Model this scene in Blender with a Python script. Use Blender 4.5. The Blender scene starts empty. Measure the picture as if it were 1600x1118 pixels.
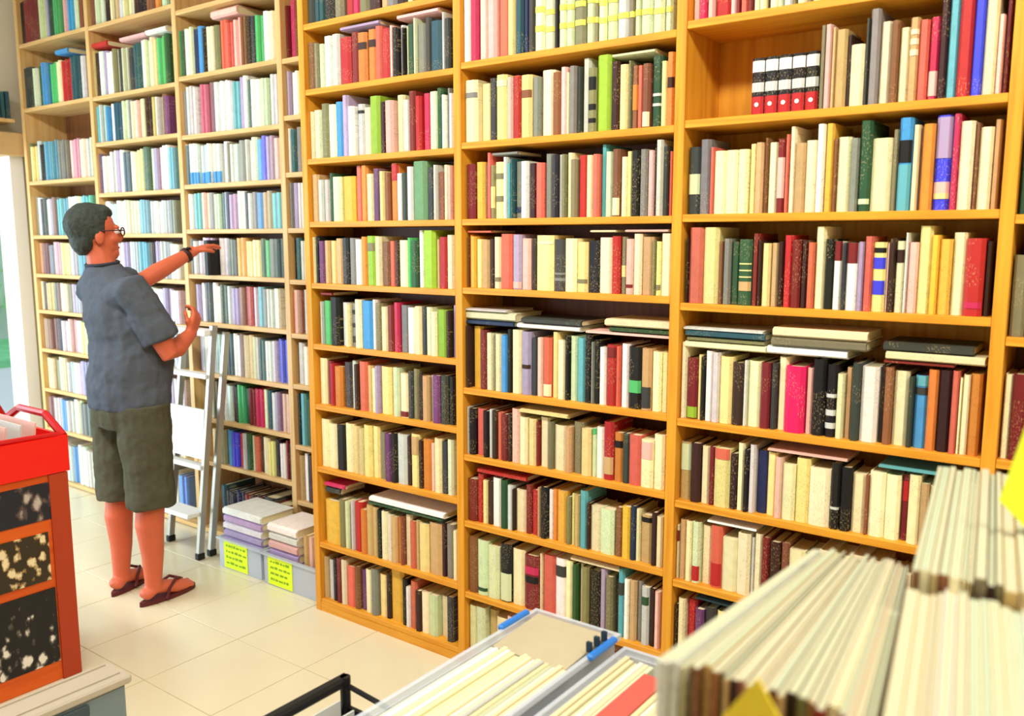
import bpy, bmesh, math, random
from mathutils import Vector, Matrix, Euler
random.seed(11)
S = bpy.context.scene
COL = S.collection
PI = math.pi

# ------------------------------------------------------------------ camera
cam_d = bpy.data.cameras.new('camera')
cam = bpy.data.objects.new('camera', cam_d)
COL.objects.link(cam)
S.camera = cam
CAM = Vector((0.0, -2.36, 1.59))
pitch = math.atan2(188, 1350)
g = Vector((-0.59316, 0.80508, 0.0)).normalized()
fwd = g * math.cos(pitch) - Vector((0, 0, 1)) * math.sin(pitch)
cam.location = CAM
cam.rotation_euler = fwd.to_track_quat('-Z', 'Y').to_euler()
cam_d.sensor_width = 36.0
cam_d.lens = 1350.0 / 1600.0 * 36.0
cam_d.clip_start = 0.02
cam_d.dof.use_dof = True
cam_d.dof.focus_distance = 2.9
cam_d.dof.aperture_fstop = 3.2

# ------------------------------------------------------------------ world, lights, exposure
S.view_settings.view_transform = 'Standard'
S.view_settings.look = 'None'
S.view_settings.gamma = 1.0
S.view_settings.use_curve_mapping = False
S.view_settings.exposure = -0.30
w = bpy.data.worlds.new('sky')
S.world = w
w.use_nodes = True
bg = w.node_tree.nodes['Background']
bg.inputs['Color'].default_value = (0.80, 0.92, 1.0, 1)
bg.inputs['Strength'].default_value = 1.3

def area(name, loc, target, sx, sy, power, col):
    d = bpy.data.lights.new(name, 'AREA')
    d.shape = 'RECTANGLE'
    d.size, d.size_y, d.energy, d.color = sx, sy, power, col
    o = bpy.data.objects.new(name, d)
    COL.objects.link(o)
    o.location = loc
    o.rotation_euler = (Vector(target) - Vector(loc)).to_track_quat('-Z', 'Y').to_euler()
    return o
WARM = (1.0, 0.95, 0.85)
area('ceiling_strip_light', (-3.0, -1.7, 3.22), (-3.0, -0.9, 0), 3.0, 0.25, 88, (1.0, 0.96, 0.90))
area('ceiling_strip_light', (0.1, -1.7, 3.22), (-0.1, -0.7, 0), 3.0, 0.25, 130, WARM)
area('added_doorway_daylight', (-5.75, -2.3, 1.15), (-3.6, 0.2, 1.1), 3.2, 1.9, 180, (0.70, 0.87, 1.0))  # added area light inside the room, standing in for daylight through the doorway

# ------------------------------------------------------------------ helpers
def srgb(r, gg, b):
    def f(c):
        c /= 255.0
        return c / 12.92 if c <= 0.04045 else ((c + 0.055) / 1.055) ** 2.4
    return (f(r), f(gg), f(b), 1.0)

def link(o, parent=None):
    COL.objects.link(o)
    if parent is not None:
        o.parent = parent
    return o

def empty(name, loc=(0, 0, 0), rz=0.0):
    o = bpy.data.objects.new(name, None)
    COL.objects.link(o)
    o.location = loc
    o.rotation_euler = (0, 0, rz)
    o.empty_display_size = 0.1
    return o

def tag(o, label=None, cat=None, group=None, kind=None):
    if label: o['label'] = label
    if cat: o['category'] = cat
    if group: o['group'] = group
    if kind: o['kind'] = kind
    return o

def box(bm, x0, x1, y0, y1, z0, z1, mi=0):
    v = [bm.verts.new(p) for p in ((x0, y0, z0), (x1, y0, z0), (x1, y1, z0), (x0, y1, z0),
                                   (x0, y0, z1), (x1, y0, z1), (x1, y1, z1), (x0, y1, z1))]
    for f in ((3, 2, 1, 0), (4, 5, 6, 7), (0, 1, 5, 4), (1, 2, 6, 5), (2, 3, 7, 6), (3, 0, 4, 7)):
        fc = bm.faces.new([v[i] for i in f])
        fc.material_index = mi
    return v

def tube(bm, pts, r, n=8, cap=True, flat=1.0):
    rings = []
    pts = [Vector(p) for p in pts]
    up = Vector((0.13, 0.21, 1)).normalized()
    for i, p in enumerate(pts):
        t = (pts[min(i + 1, len(pts) - 1)] - pts[max(i - 1, 0)]).normalized()
        a = t.cross(up)
        if a.length < 1e-3: a = t.cross(Vector((1, 0, 0)))
        a.normalize()
        b = a.cross(t).normalized()
        rr = r[i] if isinstance(r, (list, tuple)) else r
        rings.append([bm.verts.new(p + (a * math.cos(2 * PI * k / n) + b * flat * math.sin(2 * PI * k / n)) * rr) for k in range(n)])
    for i in range(len(rings) - 1):
        for k in range(n):
            bm.faces.new((rings[i][k], rings[i][(k + 1) % n], rings[i + 1][(k + 1) % n], rings[i + 1][k]))
    if cap:
        bm.faces.new(rings[0][::-1])
        bm.faces.new(rings[-1])

def mesh_from(bm, name, mats, smooth=False):
    bmesh.ops.recalc_face_normals(bm, faces=bm.faces)
    me = bpy.data.meshes.new(name)
    bm.to_mesh(me)
    bm.free()
    for m in (mats if isinstance(mats, (list, tuple)) else [mats]):
        me.materials.append(m)
    if smooth:
        for p in me.polygons: p.use_smooth = True
    return me

def obj(name, bm, mats, parent=None, smooth=False):
    return link(bpy.data.objects.new(name, mesh_from(bm, name, mats, smooth)), parent)

def bevel(bm, w=0.003, seg=1):
    bmesh.ops.bevel(bm, geom=list(bm.edges), offset=w, segments=seg, affect='EDGES', clamp_overlap=True)

def boxobj(name, x0, x1, y0, y1, z0, z1, mat, parent=None, bev=0.0):
    bm = bmesh.new()
    box(bm, x0, x1, y0, y1, z0, z1)
    if bev: bevel(bm, bev)
    return obj(name, bm, mat, parent)

# ------------------------------------------------------------------ materials
def mat(name, col, rough=0.6, spec=0.3, metal=0.0, noise=0.0, nscale=20.0, bump=0.0, emit=None):
    m = bpy.data.materials.new(name)
    m.use_nodes = True
    nt = m.node_tree
    b = nt.nodes['Principled BSDF']
    b.inputs['Base Color'].default_value = col
    b.inputs['Roughness'].default_value = rough
    b.inputs['Specular IOR Level'].default_value = spec
    b.inputs['Metallic'].default_value = metal
    if noise or bump:
        tc = nt.nodes.new('ShaderNodeTexCoord')
        no = nt.nodes.new('ShaderNodeTexNoise')
        no.inputs['Scale'].default_value = nscale
        no.inputs['Detail'].default_value = 4
        nt.links.new(tc.outputs['Object'], no.inputs['Vector'])
        if noise:
            mx = nt.nodes.new('ShaderNodeMix'); mx.data_type = 'RGBA'
            c = Vector(col[:3])
            mx.inputs[6].default_value = (*(c * (1 - noise)), 1)
            mx.inputs[7].default_value = (*[min(1, x) for x in c * (1 + noise)], 1)
            nt.links.new(no.outputs['Fac'], mx.inputs[0])
            nt.links.new(mx.outputs[2], b.inputs['Base Color'])
        if bump:
            bp = nt.nodes.new('ShaderNodeBump')
            bp.inputs['Strength'].default_value = bump
            bp.inputs['Distance'].default_value = 0.01
            nt.links.new(no.outputs['Fac'], bp.inputs['Height'])
            nt.links.new(bp.outputs['Normal'], b.inputs['Normal'])
    return m

def wood(name, c1, c2, axis, rough=0.45):
    m = mat(name, c1, rough, 0.35)
    nt = m.node_tree
    b = nt.nodes['Principled BSDF']
    tc = nt.nodes.new('ShaderNodeTexCoord')
    mp = nt.nodes.new('ShaderNodeMapping')
    sc = [38, 38, 38]; sc[axis] = 2.2
    mp.inputs['Scale'].default_value = sc
    no = nt.nodes.new('ShaderNodeTexNoise')
    no.inputs['Scale'].default_value = 1.0
    no.inputs['Detail'].default_value = 5
    no.inputs['Distortion'].default_value = 0.4
    cr = nt.nodes.new('ShaderNodeValToRGB')
    cr.color_ramp.elements[0].position = 0.32; cr.color_ramp.elements[0].color = c2
    cr.color_ramp.elements[1].position = 0.62; cr.color_ramp.elements[1].color = c1
    nt.links.new(tc.outputs['Object'], mp.inputs['Vector'])
    nt.links.new(mp.outputs['Vector'], no.inputs['Vector'])
    nt.links.new(no.outputs['Fac'], cr.inputs['Fac'])
    nt.links.new(cr.outputs['Color'], b.inputs['Base Color'])
    return m

OAK1, OAK2 = srgb(232, 166, 50), srgb(210, 136, 32)
W_UP = wood('oak_upright', OAK1, OAK2, 2)
W_SH = wood('oak_shelf', OAK1, OAK2, 0)
BI1, BI2 = srgb(226, 190, 130), srgb(206, 162, 98)
B_UP = wood('birch_upright', BI1, BI2, 2)
B_SH = wood('birch_shelf', BI1, BI2, 0)

def cover_material(name, source):
    """Cloth or card cover: colour from the object (or the vertex colour), fine wear, and small printed marks along the spine."""
    m = bpy.data.materials.new(name)
    m.use_nodes = True
    nt = m.node_tree
    b = nt.nodes['Principled BSDF']
    b.inputs['Roughness'].default_value = 0.5
    b.inputs['Specular IOR Level'].default_value = 0.35
    tc = nt.nodes.new('ShaderNodeTexCoord')
    if source == 'object':
        oi = nt.nodes.new('ShaderNodeObjectInfo')
        base = oi.outputs['Color']
    else:
        at = nt.nodes.new('ShaderNodeVertexColor'); at.layer_name = 'cover'
        base = at.outputs['Color']
    no = nt.nodes.new('ShaderNodeTexNoise'); no.inputs['Scale'].default_value = 45; no.inputs['Detail'].default_value = 3
    geo = nt.nodes.new('ShaderNodeNewGeometry')
    nt.links.new(geo.outputs['Position'], no.inputs['Vector'])
    hsv = nt.nodes.new('ShaderNodeHueSaturation')
    mr = nt.nodes.new('ShaderNodeMapRange'); mr.inputs['To Min'].default_value = 0.84; mr.inputs['To Max'].default_value = 1.14
    nt.links.new(no.outputs['Fac'], mr.inputs['Value'])
    nt.links.new(mr.outputs['Result'], hsv.inputs['Value'])
    nt.links.new(base, hsv.inputs['Color'])
    # printed marks: cells of a stretched noise, kept to the middle of the spine
    mp = nt.nodes.new('ShaderNodeMapping'); mp.inputs['Scale'].default_value = (330, 0.001, 150)
    nt.links.new(geo.outputs['Position'], mp.inputs['Vector'])
    n2 = nt.nodes.new('ShaderNodeTexNoise'); n2.inputs['Scale'].default_value = 1.0; n2.inputs['Detail'].default_value = 1
    nt.links.new(mp.outputs['Vector'], n2.inputs['Vector'])
    n3 = nt.nodes.new('ShaderNodeTexNoise'); n3.inputs['Scale'].default_value = 9.0; n3.inputs['Detail'].default_value = 0
    nt.links.new(geo.outputs['Position'], n3.inputs['Vector'])
    gt = nt.nodes.new('ShaderNodeMath'); gt.operation = 'GREATER_THAN'; gt.inputs[1].default_value = 0.60
    nt.links.new(n2.outputs['Fac'], gt.inputs[0])
    g3 = nt.nodes.new('ShaderNodeMath'); g3.operation = 'GREATER_THAN'; g3.inputs[1].default_value = 0.52
    nt.links.new(n3.outputs['Fac'], g3.inputs[0])
    mul = nt.nodes.new('ShaderNodeMath'); mul.operation = 'MULTIPLY'
    nt.links.new(gt.outputs[0], mul.inputs[0]); nt.links.new(g3.outputs[0], mul.inputs[1])
    m2 = nt.nodes.new('ShaderNodeMath'); m2.operation = 'MULTIPLY'; m2.inputs[1].default_value = 0.22
    nt.links.new(mul.outputs[0], m2.inputs[0])
    bw = nt.nodes.new('ShaderNodeRGBToBW'); nt.links.new(base, bw.inputs[0])
    lt = nt.nodes.new('ShaderNodeMath'); lt.operation = 'LESS_THAN'; lt.inputs[1].default_value = 0.22
    nt.links.new(bw.outputs[0], lt.inputs[0])
    ink = nt.nodes.new('ShaderNodeMix'); ink.data_type = 'RGBA'
    ink.inputs[6].default_value = srgb(80, 62, 48); ink.inputs[7].default_value = srgb(232, 206, 140)
    nt.links.new(lt.outputs[0], ink.inputs[0])
    mx = nt.nodes.new('ShaderNodeMix'); mx.data_type = 'RGBA'
    nt.links.new(m2.outputs[0], mx.inputs[0])
    nt.links.new(hsv.outputs['Color'], mx.inputs[6]); nt.links.new(ink.outputs[2], mx.inputs[7])
    nt.links.new(mx.outputs[2], b.inputs['Base Color'])
    return m

COVER = cover_material('book_cover', 'object')
COVER_V = cover_material('book_cover_many', 'vertex')
PLAIN = mat('plain_card', (1, 1, 1, 1), 0.55)
_nt = PLAIN.node_tree
_oi = _nt.nodes.new('ShaderNodeObjectInfo')
_nt.links.new(_oi.outputs['Color'], _nt.nodes['Principled BSDF'].inputs['Base Color'])
PAGES = mat('page_edges', srgb(236, 222, 178), 0.8, 0.1, noise=0.10, nscale=220)

PAL = dict(w=(244, 242, 232), c=(240, 228, 182), y=(234, 218, 144), Y=(226, 180, 66), t=(202, 166, 114), o=(214, 132, 56),
           s=(214, 104, 84), p=(232, 184, 172), r=(182, 40, 42), R=(122, 36, 36), m=(196, 44, 88), v=(108, 62, 108),
           l=(172, 152, 188), b=(72, 148, 206), B=(36, 48, 84), a=(98, 172, 184), T=(44, 84, 90), g=(84, 184, 108),
           G=(44, 82, 52), L=(150, 188, 54), e=(212, 222, 178), n=(134, 84, 54), N=(56, 32, 26), k=(24, 22, 24),
           K=(58, 60, 58), x=(128, 128, 122), z=(206, 208, 202), d=(128, 122, 88), j=(112, 156, 112), f=(230, 224, 100), i=(66, 66, 214), q=(236, 30, 96))
NAMES = dict(w='white', c='cream', y='pale yellow', Y='golden yellow', t='tan', o='orange', s='salmon', p='pale pink', r='red',
             R='dark red', m='crimson', v='purple', l='lavender', b='sky blue', B='navy blue', a='aqua', T='dark teal', g='bright green',
             G='dark green', L='lime green', e='pale green', n='brown', N='dark brown', k='black', K='charcoal', x='grey',
             z='light grey', d='olive', j='sage green', f='bright yellow', i='violet blue', q='hot pink')
def pal(c, rnd=0.0):
    r, gg, b = PAL[c]
    k = 1 + random.uniform(-rnd, rnd)
    h = [random.uniform(-6, 6) * (1 if rnd else 0) for _ in range(3)]
    return srgb(*[max(4, min(252, q * k + d)) for q, d in zip((r, gg, b), h)])
# ------------------------------------------------------------------ the room
M_WALL = mat('painted_wall', srgb(226, 218, 196), 0.8, 0.1, noise=0.05, nscale=3)
M_WHITE = mat('white_paint', srgb(244, 244, 240), 0.5)
M_GROUT = mat('tile_joint', srgb(194, 184, 150), 0.9)
M_TILE = mat('cream_tile', srgb(222, 214, 182), 0.28, 0.5, noise=0.06, nscale=5)
M_CEIL = mat('ceiling_paint', srgb(186, 180, 166), 0.9)

def struct(o, label=None):
    o['kind'] = 'structure'
    return o
floor = struct(boxobj('floor', -6.1, 2.5, -5.0, 0.7, -0.12, -0.003, M_GROUT))
bm = bmesh.new()
box(bm, 0.002, 0.398, 0.002, 0.398, -0.012, 0.0)
bevel(bm, 0.001)
tile_me = mesh_from(bm, 'tile', M_TILE)
ox, oy = -2.823, -0.38
for i in range(-9, 5):
    for j in range(-6, 3):
        x, y = ox + 0.4 * i, oy + 0.4 * j
        if x < -6.1 or x > -0.9 or y < -2.6 or y > 0.25: continue
        t = link(bpy.data.objects.new('tile', tile_me), floor)
        t.location = (x, y, random.uniform(-0.0006, 0.0006))
struct(boxobj('ceiling', -6.1, 2.5, -5.0, 0.7, 3.3, 3.4, M_CEIL))
struct(boxobj('wall_back', -6.1, -2.76, 0.585, 0.7, 0, 3.3, M_WALL))
struct(boxobj('wall_rear', -2.76, 2.5, 0.262, 0.7, 0, 3.3, M_WALL))
struct(boxobj('wall_right', 2.5, 2.6, -5.0, 0.7, 0, 3.3, M_WALL))
struct(boxobj('wall_front', -6.1, 2.5, -5.1, -5.0, 0, 3.3, M_WALL))
bm = bmesh.new()
box(bm, -6.1, -5.98, 0.26, 0.7, 0, 3.3)
box(bm, -6.1, -5.98, -3.6, 0.26, 2.16, 3.3)
box(bm, -6.1, -5.98, -5.0, -3.6, 0, 3.3)
struct(obj('wall_left', bm, M_WALL))
bm = bmesh.new()
box(bm, -6.0, -5.87, 0.25, 0.33, 0, 2.10)
struct(obj('trim_1', bm, M_WHITE))
bm = bmesh.new()
box(bm, -6.0, -5.80, -3.6, 0.33, 2.10, 2.24)
bevel(bm, 0.004)
struct(obj('trim_2', bm, mat('door_lintel_wood', srgb(206, 170, 118), 0.6, noise=0.1)))

# outside the door
M_ROAD = mat('pale_paving', srgb(214, 220, 222), 0.9, noise=0.06, nscale=2)
struct(boxobj('ground', -30, -6.1, -14, 12, -0.2, -0.03, M_ROAD))
M_GRASS = mat('verge_grass', srgb(130, 210, 150), 0.9, noise=0.3, nscale=8)
tag(boxobj('grass_verge', -14.0, -11.5, -8, 12, -0.03, 0.06, M_GRASS), kind='stuff')
M_LEAF = mat('hedge_leaf', srgb(176, 226, 160), 0.7, noise=0.35, nscale=6)
bm = bmesh.new()
for k in range(1500):
    x, y, z = random.uniform(-15.5, -14.1), random.uniform(-3, 9), random.uniform(0.2, 4.2)
    s = random.uniform(0.08, 0.22)
    q = Euler((random.uniform(0, 6), random.uniform(0, 6), random.uniform(0, 6))).to_matrix()
    vs = [bm.verts.new(Vector((x, y, z)) + q @ Vector(p) * s) for p in ((-1, 0, 0), (0, -0.5, 0.1), (1, 0, 0), (0, 0.5, 0.1))]
    bm.faces.new(vs)
hedge = obj('hedge', bm, M_LEAF)
tag(hedge, 'pale green hedge across the road outside the open doorway', 'hedge')
boxobj('foliage_core', -15.2, -14.5, -3, 9, -0.03, 3.6, mat('hedge_core', srgb(196, 214, 196), 0.9, noise=0.2, nscale=3), hedge)

# ------------------------------------------------------------------ bookcases
def bookcase(name, loc, uprights, uw, y0, y1, bots, top, plinth, mu, ms, mbs, label, shelf_t=0.022):
    root = empty(name, loc)
    tag(root, label, 'bookcase')
    lx, ly = loc[0], loc[1]
    ume = {}
    for x in uprights:
        if 'u' not in ume:
            bm = bmesh.new()
            box(bm, -uw / 2, uw / 2, 0, y1 - y0, 0, top)
            bevel(bm, 0.0015)
            ume['u'] = mesh_from(bm, 'upright', mu)
        o = link(bpy.data.objects.new('upright', ume['u']), root)
        o.location = (x - lx, y0 - ly, 0)
    for (a, b), bl, mb in zip(zip(uprights[:-1], uprights[1:]), bots, mbs):
        wd = b - a - uw - 0.001
        bm = bmesh.new()
        box(bm, -wd / 2, wd / 2, 0.002, y1 - y0 - 0.012, 0, shelf_t)
        bevel(bm, 0.0015)
        sme = mesh_from(bm, 'shelf', ms)
        for z in bl + [plinth - shelf_t if plinth > 0.03 else 0.005, top - shelf_t]:
            o = link(bpy.data.objects.new('shelf', sme), root)
            o.location = ((a + b) / 2 - lx, y0 - ly, z)
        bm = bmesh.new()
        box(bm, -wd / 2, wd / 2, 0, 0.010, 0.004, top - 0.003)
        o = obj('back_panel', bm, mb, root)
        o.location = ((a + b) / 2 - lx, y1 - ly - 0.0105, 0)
        if plinth > 0.03:
            bm = bmesh.new()
            box(bm, -wd / 2, wd / 2, 0.0, 0.016, 0.0, plinth - shelf_t - 0.0005)
            o = obj('plinth', bm, ms, root)
            o.location = ((a + b) / 2 - lx, y0 - ly + 0.001, 0)
    return root
BACK = wood('gap_shade_back_board', srgb(128, 70, 30), srgb(104, 54, 22), 2)  # oak darkened: shade of the gaps above the books put into the colour
BACK2 = wood('gap_shade_brown_board', srgb(132, 84, 46), srgb(108, 66, 36), 2)  # brown board, its colour deepened to carry the shade above the books
BS = [2.178, 1.903, 1.635, 1.376, 1.026, .771, .516, .262]
BM_ = [2.16, 1.893, 1.632, 1.393, 1.034, .788, .538, .265]
BT = [2.395, 2.147, 1.879, 1.631, 1.384, 1.134, .882, .615, .285]
B8 = [2.2, 1.92, 1.622, 1.332, 1.03, .77, .515, .262]
BL1 = [2.745, 2.362, 1.917, 1.582, 1.34, 1.11, .86, .60, .34]
BL2 = [2.74, 2.357, 2.103, 1.82, 1.59, 1.345, 1.105, .86, .605, .36]
BL3 = [2.70, 2.378, 2.087, 1.838, 1.61, 1.378, 1.132, .866, .622, .385]
BN = [2.70, 2.372, 2.12, 1.865, 1.611, 1.372, 1.118, .874, .577, .30]
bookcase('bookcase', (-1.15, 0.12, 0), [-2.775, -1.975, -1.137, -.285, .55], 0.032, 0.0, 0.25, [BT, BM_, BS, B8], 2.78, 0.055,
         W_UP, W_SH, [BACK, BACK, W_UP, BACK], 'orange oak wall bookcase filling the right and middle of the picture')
bookcase('bookcase', (-4.3, 0.43, 0), [-5.76, -4.935, -4.09, -3.28, -2.815], 0.034, 0.3, 0.57, [BL1, BL2, BL3, BN], 3.08, 0.03,
         B_UP, B_SH, [BACK2] * 4, 'paler birch wall bookcase set back behind the man, beside the open doorway')
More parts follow.
